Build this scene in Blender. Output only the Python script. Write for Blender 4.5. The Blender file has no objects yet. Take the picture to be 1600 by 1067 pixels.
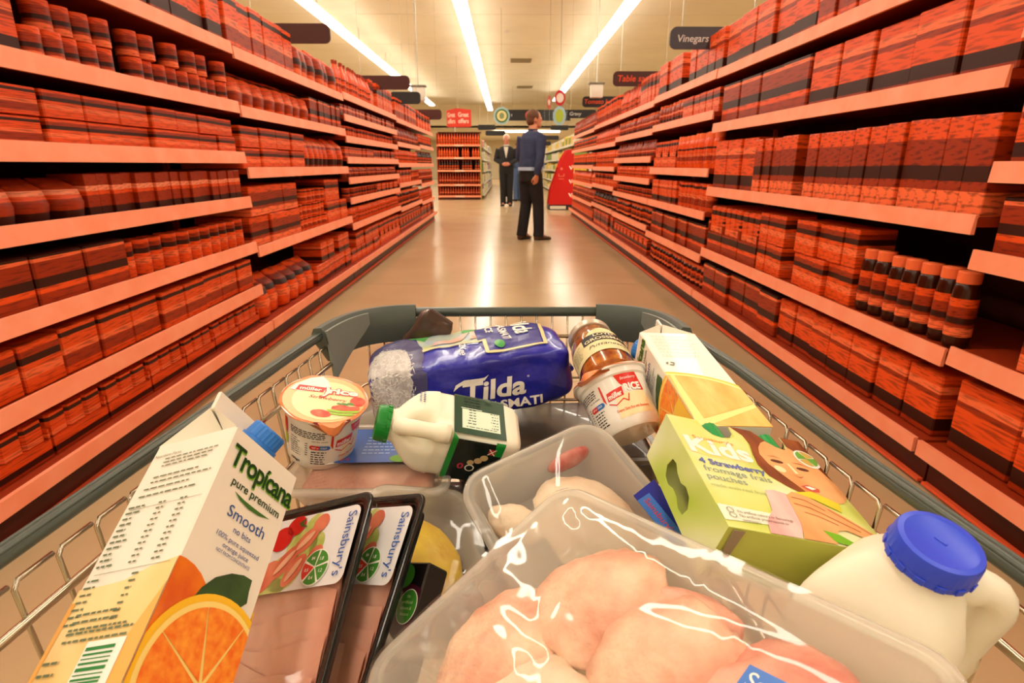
import bpy, bmesh, math, random
from mathutils import Vector, Matrix, noise
from mathutils.bvhtree import BVHTree

S = bpy.context.scene
COL = S.collection
PI = math.pi
rnd = random.Random(7)

# ------------------------------------------------------------------ camera, world, lights, exposure
def rt(R, t, s=1.0):
    m = Matrix.Identity(4)
    for i in range(3):
        for j in range(3):
            m[i][j] = R[i][j] * s
        m[i][3] = t[i]
    return m

cam_data = bpy.data.cameras.new('camera')
cam_data.sensor_width = 36.0
cam_data.lens = 20.25
cam_data.clip_start = 0.02
cam_data.clip_end = 200
cam = bpy.data.objects.new('camera', cam_data)
COL.objects.link(cam)
right = (0.9999436, -0.0106239, 0.0)
down = (-0.0031097, -0.2926878, -0.9562030)
fwd = (0.0101586, 0.9561490, -0.2927044)
cam.matrix_world = rt([[right[i], -down[i], -fwd[i]] for i in range(3)], (0, 0, 1.0))
S.camera = cam
cam_data.dof.use_dof = True
cam_data.dof.focus_distance = 0.55
cam_data.dof.aperture_fstop = 16.0

world = bpy.data.worlds.new('world')
S.world = world
world.use_nodes = True
world.node_tree.nodes['Background'].inputs[0].default_value = (1.0, 0.86, 0.66, 1)
world.node_tree.nodes['Background'].inputs[1].default_value = 0.25

S.view_settings.view_transform = 'Standard'
S.view_settings.look = 'None'
S.view_settings.exposure = 0.4
S.view_settings.gamma = 1.0
S.view_settings.use_curve_mapping = False
try:
    S.cycles.max_bounces = 10
    S.cycles.transparent_max_bounces = 16
    S.cycles.sample_clamp_indirect = 6.0
    S.cycles.caustics_reflective = False
    S.cycles.caustics_refractive = False
except Exception:
    pass

LIGHT_COL = (1.0, 0.91, 0.76)
STRIP = 11.0                       # radiance of the ceiling strips
CEIL = 3.9                         # painted ceiling
LZ = 3.6                           # underside of the suspended strip lights
def strip_lamp(x, y0, y1, w=0.22):
    l = bpy.data.lights.new('strip_lamp', 'AREA')
    l.shape = 'RECTANGLE'
    l.size, l.size_y = w, y1 - y0
    l.color = LIGHT_COL
    l.energy = STRIP * PI * w * (y1 - y0)
    o = bpy.data.objects.new('strip_lamp', l)
    o.location = (x, (y0 + y1) / 2, LZ - 0.09)
    COL.objects.link(o)
for x in (-8.26, -5.75, 4.55, 7.05):       # strips of the neighbouring aisles, outside the frame
    strip_lamp(x, -6, 30)
for x in (-3.24, -0.73, 2.05):             # the three visible rows go on behind the camera
    strip_lamp(x, -6, 1.2)
for y in (35.5, 39.0, 42.5):                # unseen crosswise lamps, added to brighten the low far hall
    l = bpy.data.lights.new('strip_lamp', 'AREA')
    l.shape, l.size, l.size_y, l.color, l.energy = 'RECTANGLE', 16, .3, LIGHT_COL, STRIP * PI * 16 * .3
    o = bpy.data.objects.new('strip_lamp', l)
    o.location = (0, y, 2.72)
    COL.objects.link(o)

# ------------------------------------------------------------------ materials
def lin(c):
    out = []
    for v in c[:3]:
        v = v / 255.0
        out.append(v / 12.92 if v <= 0.04045 else ((v + 0.055) / 1.055) ** 2.4)
    return (out[0], out[1], out[2], 1.0)

MATS = {}
def P(name, col, rough=0.5, metal=0.0, spec=0.5, emit=0.0, bump=None, trans=0.0, coat=0.0, var=None, sss=0.0, ior=1.45):
    """principled material; bump=(scale,strength,distance); var=(colour2, scale, detail) mixes in noise colour"""
    if name in MATS:
        return MATS[name]
    m = bpy.data.materials.new(name)
    m.use_nodes = True
    nt = m.node_tree
    b = nt.nodes['Principled BSDF']
    b.inputs['Base Color'].default_value = lin(col)
    b.inputs['Roughness'].default_value = rough
    b.inputs['Metallic'].default_value = metal
    b.inputs['Specular IOR Level'].default_value = spec
    b.inputs['Transmission Weight'].default_value = trans
    b.inputs['Coat Weight'].default_value = coat
    b.inputs['IOR'].default_value = ior
    if sss:
        b.inputs['Subsurface Weight'].default_value = sss
        b.inputs['Subsurface Radius'].default_value = (1, 0.6, 0.4)
        b.inputs['Subsurface Scale'].default_value = 0.01
    if emit:
        b.inputs['Emission Color'].default_value = lin(col)
        b.inputs['Emission Strength'].default_value = emit
    if var or bump:
        tc = nt.nodes.new('ShaderNodeTexCoord')
    if var:
        n = nt.nodes.new('ShaderNodeTexNoise')
        n.inputs['Scale'].default_value = var[1]
        n.inputs['Detail'].default_value = var[2] if len(var) > 2 else 4
        if len(var) > 3:
            mp = nt.nodes.new('ShaderNodeMapping')
            mp.inputs['Scale'].default_value = var[3]
            nt.links.new(tc.outputs['Object'], mp.inputs[0])
            nt.links.new(mp.outputs[0], n.inputs['Vector'])
        else:
            nt.links.new(tc.outputs['Object'], n.inputs['Vector'])
        r = nt.nodes.new('ShaderNodeValToRGB')
        r.color_ramp.elements[0].position = 0.35
        r.color_ramp.elements[0].color = lin(col)
        r.color_ramp.elements[1].position = 0.68
        r.color_ramp.elements[1].color = lin(var[0])
        nt.links.new(n.outputs['Fac'], r.inputs[0])
        nt.links.new(r.outputs[0], b.inputs['Base Color'])
    if bump:
        n2 = nt.nodes.new('ShaderNodeTexNoise')
        n2.inputs['Scale'].default_value = bump[0]
        n2.inputs['Detail'].default_value = 3
        nt.links.new(tc.outputs['Object'], n2.inputs['Vector'])
        bp = nt.nodes.new('ShaderNodeBump')
        bp.inputs['Strength'].default_value = bump[1]
        bp.inputs['Distance'].default_value = bump[2]
        nt.links.new(n2.outputs['Fac'], bp.inputs['Height'])
        nt.links.new(bp.outputs[0], b.inputs['Normal'])
    MATS[name] = m
    return m

def film(name, tint=(255, 255, 255), gloss_rough=0.06, haze=0.0, haze_col=(240, 236, 225), ior=1.5, bump=None, boost=1.0):
    """thin clear plastic: see-through with a fresnel sheen and, if haze, a milky share"""
    if name in MATS:
        return MATS[name]
    m = bpy.data.materials.new(name)
    m.use_nodes = True
    nt = m.node_tree
    nt.nodes.clear()
    out = nt.nodes.new('ShaderNodeOutputMaterial')
    tr = nt.nodes.new('ShaderNodeBsdfTransparent')
    tr.inputs[0].default_value = lin(tint)
    gl = nt.nodes.new('ShaderNodeBsdfGlossy')
    gl.inputs['Roughness'].default_value = gloss_rough
    fr = nt.nodes.new('ShaderNodeFresnel')
    geo = nt.nodes.new('ShaderNodeNewGeometry')          # a sheet reflects alike from both of its sides
    sw = nt.nodes.new('ShaderNodeMix')
    sw.inputs[2].default_value = ior
    sw.inputs[3].default_value = 1 / ior
    nt.links.new(geo.outputs['Backfacing'], sw.inputs[0])
    nt.links.new(sw.outputs[0], fr.inputs[0])
    base = tr
    if haze:
        df = nt.nodes.new('ShaderNodeBsdfDiffuse')
        df.inputs[0].default_value = lin(haze_col)
        tl = nt.nodes.new('ShaderNodeBsdfTranslucent')
        tl.inputs[0].default_value = lin(haze_col)
        mx0 = nt.nodes.new('ShaderNodeMixShader')
        mx0.inputs[0].default_value = 0.4
        nt.links.new(df.outputs[0], mx0.inputs[1])
        nt.links.new(tl.outputs[0], mx0.inputs[2])
        mx = nt.nodes.new('ShaderNodeMixShader')
        mx.inputs[0].default_value = haze
        nt.links.new(tr.outputs[0], mx.inputs[1])
        nt.links.new(mx0.outputs[0], mx.inputs[2])
        base = mx
    ml = nt.nodes.new('ShaderNodeMath')
    ml.operation = 'MULTIPLY'
    ml.use_clamp = True
    ml.inputs[1].default_value = boost
    nt.links.new(fr.outputs[0], ml.inputs[0])
    mix = nt.nodes.new('ShaderNodeMixShader')
    nt.links.new(ml.outputs[0], mix.inputs[0])
    nt.links.new(base.outputs[0], mix.inputs[1])
    nt.links.new(gl.outputs[0], mix.inputs[2])
    if bump:
        tc = nt.nodes.new('ShaderNodeTexCoord')
        mp = nt.nodes.new('ShaderNodeMapping')
        mp.inputs['Rotation'].default_value = (0, 0, bump[3])
        mp.inputs['Scale'].default_value = (bump[4], 1, 1)
        nt.links.new(tc.outputs['Object'], mp.inputs[0])
        n2 = nt.nodes.new('ShaderNodeTexNoise')
        n2.inputs['Scale'].default_value = bump[0]
        n2.inputs['Detail'].default_value = 1.5
        nt.links.new(mp.outputs[0], n2.inputs['Vector'])
        bp = nt.nodes.new('ShaderNodeBump')
        bp.inputs['Strength'].default_value = bump[1]
        bp.inputs['Distance'].default_value = bump[2]
        nt.links.new(n2.outputs['Fac'], bp.inputs['Height'])
        nt.links.new(bp.outputs[0], gl.inputs['Normal'])
    nt.links.new(mix.outputs[0], out.inputs[0])
    MATS[name] = m
    return m

def bands(name, stops, rough=0.45, axis=2, detail=0.5, dcol=(60, 16, 3)):
    """printed pack: flat horizontal colour bands along the pack's own height plus small printed flecks"""
    if name in MATS:
        return MATS[name]
    m = bpy.data.materials.new(name)
    m.use_nodes = True
    nt = m.node_tree
    b = nt.nodes['Principled BSDF']
    b.inputs['Roughness'].default_value = rough
    b.inputs['Specular IOR Level'].default_value = 0.25
    tc = nt.nodes.new('ShaderNodeTexCoord')
    sx = nt.nodes.new('ShaderNodeSeparateXYZ')
    nt.links.new(tc.outputs['Generated'], sx.inputs[0])
    r = nt.nodes.new('ShaderNodeValToRGB')
    cr = r.color_ramp
    cr.interpolation = 'CONSTANT'
    cr.elements[0].position = stops[0][0]
    cr.elements[0].color = lin(stops[0][1])
    cr.elements[1].position = stops[1][0]
    cr.elements[1].color = lin(stops[1][1])
    for p, c in stops[2:]:
        e = cr.elements.new(p)
        e.color = lin(c)
    nt.links.new(sx.outputs[axis], r.inputs[0])
    n = nt.nodes.new('ShaderNodeTexNoise')
    n.inputs['Scale'].default_value = 5.0
    n.inputs['Detail'].default_value = 5
    mp = nt.nodes.new('ShaderNodeMapping')
    mp.inputs['Scale'].default_value = (0.45, 0.45, 5.0)
    nt.links.new(tc.outputs['Generated'], mp.inputs[0])
    nt.links.new(mp.outputs[0], n.inputs['Vector'])
    r2 = nt.nodes.new('ShaderNodeValToRGB')
    r2.color_ramp.elements[0].position = 0.5
    r2.color_ramp.elements[1].position = 0.62
    nt.links.new(n.outputs['Fac'], r2.inputs[0])
    mlt = nt.nodes.new('ShaderNodeMath')
    mlt.operation = 'MULTIPLY'
    mlt.inputs[1].default_value = detail
    nt.links.new(r2.outputs[0], mlt.inputs[0])
    mx = nt.nodes.new('ShaderNodeMix')
    mx.data_type = 'RGBA'
    nt.links.new(mlt.outputs[0], mx.inputs[0])
    nt.links.new(r.outputs[0], mx.inputs[6])
    mx.inputs[7].default_value = lin(dcol)
    nt.links.new(mx.outputs[2], b.inputs['Base Color'])
    MATS[name] = m
    return m

# ------------------------------------------------------------------ geometry helpers
class G:
    def __init__(self):
        self.v, self.f, self.m = [], [], []
    def add(self, vs, fs, mi=0, M=None):
        o = len(self.v)
        for p in vs:
            q = Vector(p)
            self.v.append(tuple(M @ q) if M is not None else tuple(q))
        for f in fs:
            self.f.append(tuple(i + o for i in f))
            self.m.append(mi)
        return self
    def box(self, a, b, mi=0, M=None):
        x0, y0, z0 = a
        x1, y1, z1 = b
        vs = [(x0, y0, z0), (x1, y0, z0), (x1, y1, z0), (x0, y1, z0), (x0, y0, z1), (x1, y0, z1), (x1, y1, z1), (x0, y1, z1)]
        return self.add(vs, [(0, 3, 2, 1), (4, 5, 6, 7), (0, 1, 5, 4), (1, 2, 6, 5), (2, 3, 7, 6), (3, 0, 4, 7)], mi, M)
    def rbox(self, a, b, r, mi=0, M=None, seg=2):
        bm = bmesh.new()
        bmesh.ops.create_cube(bm, size=1)
        for v in bm.verts:
            v.co = Vector([(a[i] + b[i]) / 2 + v.co[i] * (b[i] - a[i]) for i in range(3)])
        bmesh.ops.bevel(bm, geom=bm.edges[:], offset=r, segments=seg, affect='EDGES', profile=0.5)
        bm.verts.index_update()
        self.add([v.co for v in bm.verts], [[v.index for v in f.verts] for f in bm.faces], mi, M)
        bm.free()
        return self
    def lathe(self, prof, n=32, mi=0, M=None, cap=True):
        vs, fs = [], []
        for r, z in prof:
            for k in range(n):
                a = 2 * PI * k / n
                vs.append((r * math.cos(a), r * math.sin(a), z))
        for i in range(len(prof) - 1):
            for k in range(n):
                k2 = (k + 1) % n
                fs.append((i * n + k, i * n + k2, (i + 1) * n + k2, (i + 1) * n + k))
        if cap:
            fs.append(tuple(reversed(range(n))))
            fs.append(tuple(range((len(prof) - 1) * n, len(prof) * n)))
        return self.add(vs, fs, mi, M)
    def loft(self, rings, mi=0, M=None, closed=True, cap=True):
        n = len(rings[0])
        vs = [p for r in rings for p in r]
        fs = []
        for i in range(len(rings) - 1):
            for k in range(n if closed else n - 1):
                k2 = (k + 1) % n
                fs.append((i * n + k, i * n + k2, (i + 1) * n + k2, (i + 1) * n + k))
        if cap:
            fs.append(tuple(reversed(range(n))))
            fs.append(tuple(range((len(rings) - 1) * n, len(rings) * n)))
        return self.add(vs, fs, mi, M)
    def tube(self, pts, rad, n=8, mi=0, M=None):
        pts = [Vector(p) for p in pts]
        rads = rad if isinstance(rad, (list, tuple)) else [rad] * len(pts)
        rings, up = [], None
        for i, p in enumerate(pts):
            d = (pts[min(i + 1, len(pts) - 1)] - pts[max(i - 1, 0)]).normalized()
            if up is None:
                up = Vector((0, 0, 1)) if abs(d.z) < 0.9 else Vector((1, 0, 0))
            a = d.cross(up).normalized()
            up = a.cross(d).normalized()
            rings.append([p + (a * math.cos(2 * PI * k / n) + up * math.sin(2 * PI * k / n)) * rads[i] for k in range(n)])
        return self.loft(rings, mi, M)
    def ell(self, c, r, mi=0, M=None, n=16, m=10):
        prof = [(max(1e-4, math.sin(PI * i / m)), -math.cos(PI * i / m)) for i in range(m + 1)]
        T = Matrix.Translation(c) @ Matrix.Diagonal((r[0], r[1], r[2], 1))
        return self.lathe(prof, n, mi, (M @ T) if M is not None else T, cap=False)
    def mesh(self, name, mats=(), smooth=None):
        me = bpy.data.meshes.new(name)
        me.from_pydata(self.v, [], self.f)
        for m in mats:
            me.materials.append(m)
        if len(mats) > 1:
            me.polygons.foreach_set('material_index', self.m)
        me.validate()
        if smooth is not None:
            me.polygons.foreach_set('use_smooth', [True] * len(me.polygons))
            if smooth < 180:
                me.set_sharp_from_angle(angle=math.radians(smooth))
        me.update()
        return me
    def build(self, name, mats, parent=None, smooth=None):
        if not isinstance(mats, (list, tuple)):
            mats = [mats]
        return link(name, self.mesh(name, mats, smooth), parent)

def link(name, me, parent=None):
    o = bpy.data.objects.new(name, me)
    COL.objects.link(o)
    if parent is not None:
        o.parent = parent
    return o

def tag(o, label=None, cat=None, group=None, kind=None):
    if label: o['label'] = label
    if cat: o['category'] = cat
    if group: o['group'] = group
    if kind: o['kind'] = kind
    return o

def thing(name, label, cat, M=None, group=None):
    o = bpy.data.objects.new(name, None)
    o.empty_display_size = 0.02
    COL.objects.link(o)
    if M is not None:
        o.matrix_world = M
    return tag(o, label, cat, group)

def bez(p0, p1, p2, p3, n=10):
    out = []
    for i in range(n + 1):
        t = i / n
        out.append(Vector(p0) * (1 - t) ** 3 + Vector(p1) * 3 * t * (1 - t) ** 2 + Vector(p2) * 3 * t * t * (1 - t) + Vector(p3) * t ** 3)
    return out

def rrect(x0, x1, y0, y1, r, z, k=6):
    """rounded rectangle ring, counter clockwise"""
    out = []
    for cx, cy, a0 in ((x1 - r, y0 + r, -90), (x1 - r, y1 - r, 0), (x0 + r, y1 - r, 90), (x0 + r, y0 + r, 180)):
        for i in range(k + 1):
            a = math.radians(a0 + 90 * i / k)
            out.append((cx + r * math.cos(a), cy + r * math.sin(a), z))
    return out

# ------------------------------------------------------------------ flat print
_tc = {}
def text2d(s, bold=0.0, shear=0.0, space=1.0):
    key = (s, bold, shear, space)
    if key in _tc:
        return _tc[key]
    cu = bpy.data.curves.new('lettering', 'FONT')
    cu.body = s
    cu.size = 1
    cu.offset = bold
    cu.shear = shear
    cu.space_character = space
    cu.resolution_u = 3
    ob = bpy.data.objects.new('lettering', cu)
    me = bpy.data.meshes.new_from_object(ob)
    v = [(p.co.x, p.co.y) for p in me.vertices]
    f = [tuple(p.vertices) for p in me.polygons]
    bpy.data.objects.remove(ob)
    bpy.data.curves.remove(cu)
    bpy.data.meshes.remove(me)
    _tc[key] = (v, f)
    return v, f

def text(s, x, y, w=None, h=None, bold=0.0, shear=0.0, rot=0.0, align='c', space=1.0):
    """2-D letters: centred (align c) or starting (l) at x, baseline y; width w and/or cap height h"""
    v, f = text2d(s, bold, shear, space)
    x0, x1 = min(p[0] for p in v), max(p[0] for p in v)
    sc = (w / (x1 - x0)) if w else h / 0.70
    sy = (h / 0.70) if h else sc
    ox = (x0 + x1) / 2 if align == 'c' else x0
    c, sn = math.cos(rot), math.sin(rot)
    out = []
    for px, py in v:
        a, b = (px - ox) * sc, py * sy
        out.append((x + a * c - b * sn, y + a * sn + b * c))
    return out, f

def poly(pts):
    return [tuple(p) for p in pts], [tuple(range(len(pts)))]

def rect(x0, x1, y0, y1):
    return poly([(x0, y0), (x1, y0), (x1, y1), (x0, y1)])

def disc(x, y, rx, ry=None, n=28, a0=0, a1=2 * PI):
    ry = ry or rx
    full = abs(a1 - a0) >= 2 * PI - 1e-6
    k = n if full else n + 1
    pts = [(x + rx * math.cos(a0 + (a1 - a0) * i / n), y + ry * math.sin(a0 + (a1 - a0) * i / n)) for i in range(k)]
    if not full:
        pts.append((x, y))
    return poly(pts)

def clip(shape, x0, x1, y0, y1):
    vs, fs = shape
    out = ([], [])
    for f in fs:
        pl = [vs[i] for i in f]
        for ax, lim, sg in ((0, x0, 1), (0, x1, -1), (1, y0, 1), (1, y1, -1)):
            new = []
            for i in range(len(pl)):
                a, b = pl[i - 1], pl[i]
                da, db = (a[ax] - lim) * sg, (b[ax] - lim) * sg
                if (da < 0) != (db < 0):
                    t = da / (da - db)
                    new.append((a[0] + (b[0] - a[0]) * t, a[1] + (b[1] - a[1]) * t))
                if db >= 0:
                    new.append(b)
            pl = new
            if not pl:
                break
        if len(pl) >= 3:
            o = len(out[0])
            out[0].extend(pl)
            out[1].append(tuple(range(o, o + len(pl))))
    return out

def dashes(x0, x1, y0, rows, pitch, h, r, ragged=0.3, wmin=0.002, wmax=0.006, gap=0.0012):
    """rows of word-sized bars: print too small to read"""
    vs, fs = [], []
    for k in range(rows):
        y = y0 - k * pitch
        end = x1 - (x1 - x0) * ragged * r.random()
        x = x0
        while x < end:
            w = min(r.uniform(wmin, wmax), end - x)
            o = len(vs)
            vs += [(x, y), (x + w, y), (x + w, y + h), (x, y + h)]
            fs.append((o, o + 1, o + 2, o + 3))
            x += w + gap
    return vs, fs

def plane_map(O, ex, ey, off=0.0003):
    O, ex, ey = Vector(O), Vector(ex), Vector(ey)
    n = ex.cross(ey).normalized()
    return lambda u, v, k=0: O + ex * u + ey * v + n * (off * (1 + k))

def refine(vs, fs, maxlen):
    bm = bmesh.new()
    bv = [bm.verts.new((p[0], p[1], 0)) for p in vs]
    for f in fs:
        try:
            bm.faces.new([bv[i] for i in f])
        except ValueError:
            pass
    bmesh.ops.triangulate(bm, faces=bm.faces[:])
    for _ in range(6):
        es = [e for e in bm.edges if e.calc_length() > maxlen]
        if not es or len(bm.faces) > 6000:
            break
        bmesh.ops.subdivide_edges(bm, edges=es, cuts=1)
        bmesh.ops.triangulate(bm, faces=[f for f in bm.faces if len(f.verts) > 3])
    bm.verts.index_update()
    out = [(v.co.x, v.co.y) for v in bm.verts], [tuple(v.index for v in f.verts) for f in bm.faces]
    bm.free()
    return out

def decal(parent, name, m, shapes, fmap, k=0, maxlen=None):
    g = G()
    for vs, fs in shapes:
        if not vs:
            continue
        if maxlen:
            vs, fs = refine(vs, fs, maxlen)
        pts = [fmap(u, v, k) for u, v in vs]
        ok = [i for i, p in enumerate(pts) if p is not None]
        if len(ok) < len(pts):
            good = set(ok)
            fs = [f for f in fs if all(i in good for i in f)]
            pts = [p if p is not None else Vector((0, 0, 0)) for p in pts]
        g.add(pts, fs)
    if not g.f:
        return None
    return g.build(name, m, parent)

def ink(name, col, rough=0.4):
    return P(name, col, rough=rough, spec=0.3)

INK_GREEN = ink('dark green ink', (22, 62, 24))
INK_LIME = ink('lime ink', (120, 180, 40))
INK_BLUE = ink('blue ink', (40, 80, 150))
INK_BLACK = ink('black ink', (35, 33, 32))
INK_WHITE = ink('white ink', (245, 242, 232))
INK_RED = ink('red ink', (205, 30, 25))
INK_GREY = ink('grey green ink', (105, 118, 90))
WHITE_CARD = P('white coated card', (240, 233, 217), rough=0.35, coat=0.2)
def world_of(t, R, s=1.0):
    return rt(R, t, s)

# ================================================================== THE ROOM
FLOOR = P('polished vinyl floor', (196, 169, 130), rough=0.2, spec=0.35, var=((186, 158, 119), 1.3, 6))
CEILM = P('painted ceiling', (238, 229, 208), rough=0.9, var=((230, 220, 198), 0.9, 5))
WALLM = P('cream wall paint', (236, 222, 188), rough=0.85)
WHITEP = P('white painted steel', (232, 226, 212), rough=0.4)
GREYJ = P('floor joint', (150, 128, 96), rough=0.5)
X0, X1, Y0, Y1 = -11, 11, -7, 47
def struct(name, g, m, parent=None, smooth=None):
    o = g.build(name, m, parent, smooth)
    if parent is None:
        o['kind'] = 'structure'
    return o
fl = struct('floor', G().box((X0, Y0, -0.1), (X1, Y1, 0)), FLOOR)
for i in range(0, 8):                       # welded vinyl seams across the aisle
    y = 2.6 + i * 2.4
    G().box((-1.36, y, 0.0), (1.36, y + 0.006, 0.0006)).build('floor_seam', GREYJ, fl)
ce = struct('ceiling', G().box((X0, Y0, CEIL), (X1, 31, CEIL + 0.1)).box((X0, 31, 2.80), (X1, Y1, 2.9)), CEILM)
for i in range(1, 12):
    G().box((X0, 31 - i * 3.0, CEIL - 0.003), (X1, 31 - i * 3.0 + 0.012, CEIL)).build('ceiling_seam', P('ceiling joint', (222, 210, 186), rough=0.9), ce)
struct('trim_1', G().box((X0, 31, 2.78), (X1, 31.15, CEIL)), WALLM)
struct('wall_back', G().box((X0, Y1, 0), (X1, Y1 + 0.1, 2.8)), WALLM)
struct('wall_front', G().box((X0, Y0 - 0.1, 0), (X1, Y0, CEIL)), WALLM)
struct('wall_left', G().box((X0 - 0.1, Y0, 0), (X0, Y1, CEIL)), WALLM)
struct('wall_right', G().box((X1, Y0, 0), (X1 + 0.1, Y1, CEIL)), WALLM)

DIFF = P('lit diffuser', (255, 240, 212), rough=0.5)
_b = DIFF.node_tree.nodes['Principled BSDF']
_b.inputs['Base Color'].default_value = (0.8, 0.8, 0.8, 1)
_b.inputs['Emission Color'].default_value = LIGHT_COL + (1,)
_b.inputs['Emission Strength'].default_value = STRIP
def strip_light(name, label, x, y0, y1, w=0.22, z=LZ, across=False):
    t = thing(name, label, 'ceiling light', Matrix.Translation((x, y0, z)), 'continuous strip lights on the ceiling')
    L = y1 - y0
    g = G()
    if across:
        g.box((0, -w * .36, -0.05), (L, w * .36, 0))
    else:
        g.box((-w * .36, 0, -0.05), (w * .36, L, 0))
        for k in range(int(L / 3)):
            g.box((-.006, 1 + k * 3, 0), (.006, 1.012 + k * 3, CEIL - z))
    g.build('light_housing', WHITEP, t)
    n = max(1, int(L / 1.5))
    for k in range(n):
        g = G()
        if across:
            g.box((k * L / n, -w / 2, -0.085), ((k + 1) * L / n - .01, w / 2, -0.051))
        else:
            g.box((-w / 2, k * L / n, -0.085), (w / 2, (k + 1) * L / n - .01, -0.051))
        g.build('light_diffuser', DIFF, t)
    return t
strip_light('ceiling_strip_light', 'long white strip light over the left shelving, running down the aisle', -3.24, 1.2, 27.5)
strip_light('ceiling_strip_light', 'long white strip light above the middle of the aisle', -0.73, 1.2, 29.8)
strip_light('ceiling_strip_light', 'long white strip light over the right shelving, running down the aisle', 2.05, 1.2, 25.5)
strip_light('ceiling_strip_light', 'white strip light lying crosswise far behind the two men', -.65, 33.2, 36.8, 0.3, 2.80, True)

VENT = P('vent grey', (150, 134, 104), rough=0.7)
for i, (x, y, lab) in enumerate(((0.45, 18.3, 'small grey ceiling vent between middle and right strip lights, nearer one'),
                                  (0.75, 24.2, 'small grey ceiling vent between middle and right strip lights, farther one'))):
    t = thing('ceiling_vent', lab, 'vent', Matrix.Translation((x, y, CEIL)))
    G().box((-.3, -.3, -.02), (.3, .3, 0)).build('vent_plate', VENT, t)
    for k in range(4):
        G().box((-.25, -.24 + k * .13, -.035), (.25, -.17 + k * .13, -.02)).build('slat', VENT, t)
for x, y, lab in ((-0.1, 9.2, 'round white smoke detector on the ceiling, nearer one'), (0.05, 14.5, 'round white smoke detector on the ceiling, farther one')):
    t = thing('smoke_detector', lab, 'smoke detector', Matrix.Translation((x, y, CEIL)))
    G().lathe([(.06, 0), (.06, -.02), (.045, -.04), (.02, -.045)], 20).build('detector_body', WHITEP, t, 40)

# ================================================================== SHELVING (orange tinted)
O_HI = (252, 150, 112)
O_LT = (248, 116, 66)
O_MD = (232, 82, 22)
O_DK = (158, 48, 8)
O_BK = (54, 16, 4)
O_VB = (30, 9, 3)
STRIPM = P('salmon shelf edge', O_HI, rough=0.45, spec=0.3, var=((255, 162, 128), 9.0, 3, (1, 0.25, 1)))
SHELFM = P('orange shelf steel', (150, 46, 12), rough=0.5, spec=0.3)
BACKM = P('dark back panel', (70, 20, 5), rough=0.7, spec=0.2, var=((36, 10, 3), 4.0, 4))
KICKM = P('dark red plinth', (84, 24, 8), rough=0.45, spec=0.3, var=((48, 14, 5), 3.0, 3))
RAILM = P('orange base rail', (235, 92, 52), rough=0.45, spec=0.3)

B = {}
B['a'] = bands('tinted print a', [(0, O_MD), (.16, O_DK), (.42, O_LT), (.55, O_MD), (.8, O_BK), (.9, O_MD)])
B['b'] = bands('tinted print b', [(0, O_DK), (.1, O_BK), (.3, O_MD), (.62, O_DK), (.7, O_LT), (.82, O_MD)])
B['c'] = bands('tinted print c', [(0, O_BK), (.22, O_DK), (.5, O_MD), (.6, O_HI), (.72, O_DK)], detail=.35)
B['d'] = bands('tinted print d', [(0, O_MD), (.3, O_LT), (.48, O_MD), (.6, O_BK), (.75, O_DK), (.88, O_MD)])
B['e'] = bands('tinted print e', [(0, O_LT), (.24, O_DK), (.34, O_BK), (.5, O_DK), (.78, O_MD)], detail=.6)
B['f'] = bands('tinted print f', [(0, O_DK), (.25, O_MD), (.36, O_BK), (.55, O_DK), (.86, O_LT), (.93, O_BK)])
CAPM = P('tinted cap', O_LT, rough=0.4, spec=0.3)
CAPD = P('tinted dark cap', O_DK, rough=0.4, spec=0.3)
GLS = {k: P('tinted contents ' + k, c, rough=0.18, spec=0.5) for k, c in (('m', O_MD), ('d', O_DK), ('b', O_BK))}

# prototypes: unit footprint (x along the shelf -.5..5, y depth 0..1 going back, z 0..1); scaled per row
def proto_box(m):
    g = G().rbox((-.48, 0, 0), (.48, 1, 1), .02, seg=1)
    return [('pack', g.mesh('food_carton', [m]), None)]
def proto_case(m):
    g = G().box((-.49, 0.02, 0), (.49, 1, .42)).box((-.49, 0.02, .42), (-.46, 1, .7)).box((.46, 0.02, .42), (.49, 1, .7))
    h = G()
    for k in range(3):
        x = -.32 + .32 * k
        h.rbox((x - .15, .05, .03), (x + .15, .95, 1), .03, seg=1)
    return [('tray', g.mesh('shelf_tray', [m]), None), ('inner_pack', h.mesh('inner_packs', [B['a']]), None)]
def proto_jar(m, gl):
    g = G().lathe([(.40, 0), (.46, .04), (.46, .74), (.42, .82), (.36, .86)], 16, M=Matrix.Translation((0, .5, 0)))
    lid = G().lathe([(.40, .85), (.40, .985), (.37, 1.0)], 16, M=Matrix.Translation((0, .5, 0)))
    lab = G().lathe([(.468, .16), (.468, .66)], 16, M=Matrix.Translation((0, .5, 0)), cap=False)
    return [('jar_glass', g.mesh('jar_glass', [gl], 40), None), ('lid', lid.mesh('jar_lid', [CAPM], 40), None), ('paper_label', lab.mesh('jar_label', [m], 40), None)]
def proto_can(m):
    g = G().lathe([(.46, 0), (.48, .02), (.48, .98), (.46, 1.0), (.43, .985)], 16, M=Matrix.Translation((0, .5, 0)))
    return [('can_body', g.mesh('can_body', [m], 40), None)]
def proto_bottle(m, gl):
    g = G().lathe([(.42, 0), (.46, .02), (.46, .56), (.40, .66), (.20, .80), (.17, .90)], 14, M=Matrix.Translation((0, .5, 0)))
    c = G().lathe([(.19, .89), (.19, 1.0)], 14, M=Matrix.Translation((0, .5, 0)))
    lab = G().lathe([(.47, .14), (.47, .5)], 14, M=Matrix.Translation((0, .5, 0)), cap=False)
    return [('bottle_glass', g.mesh('bottle_glass', [gl], 40), None), ('cap', c.mesh('bottle_cap', [CAPD], 40), None), ('paper_label', lab.mesh('bottle_label', [m], 40), None)]
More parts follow.
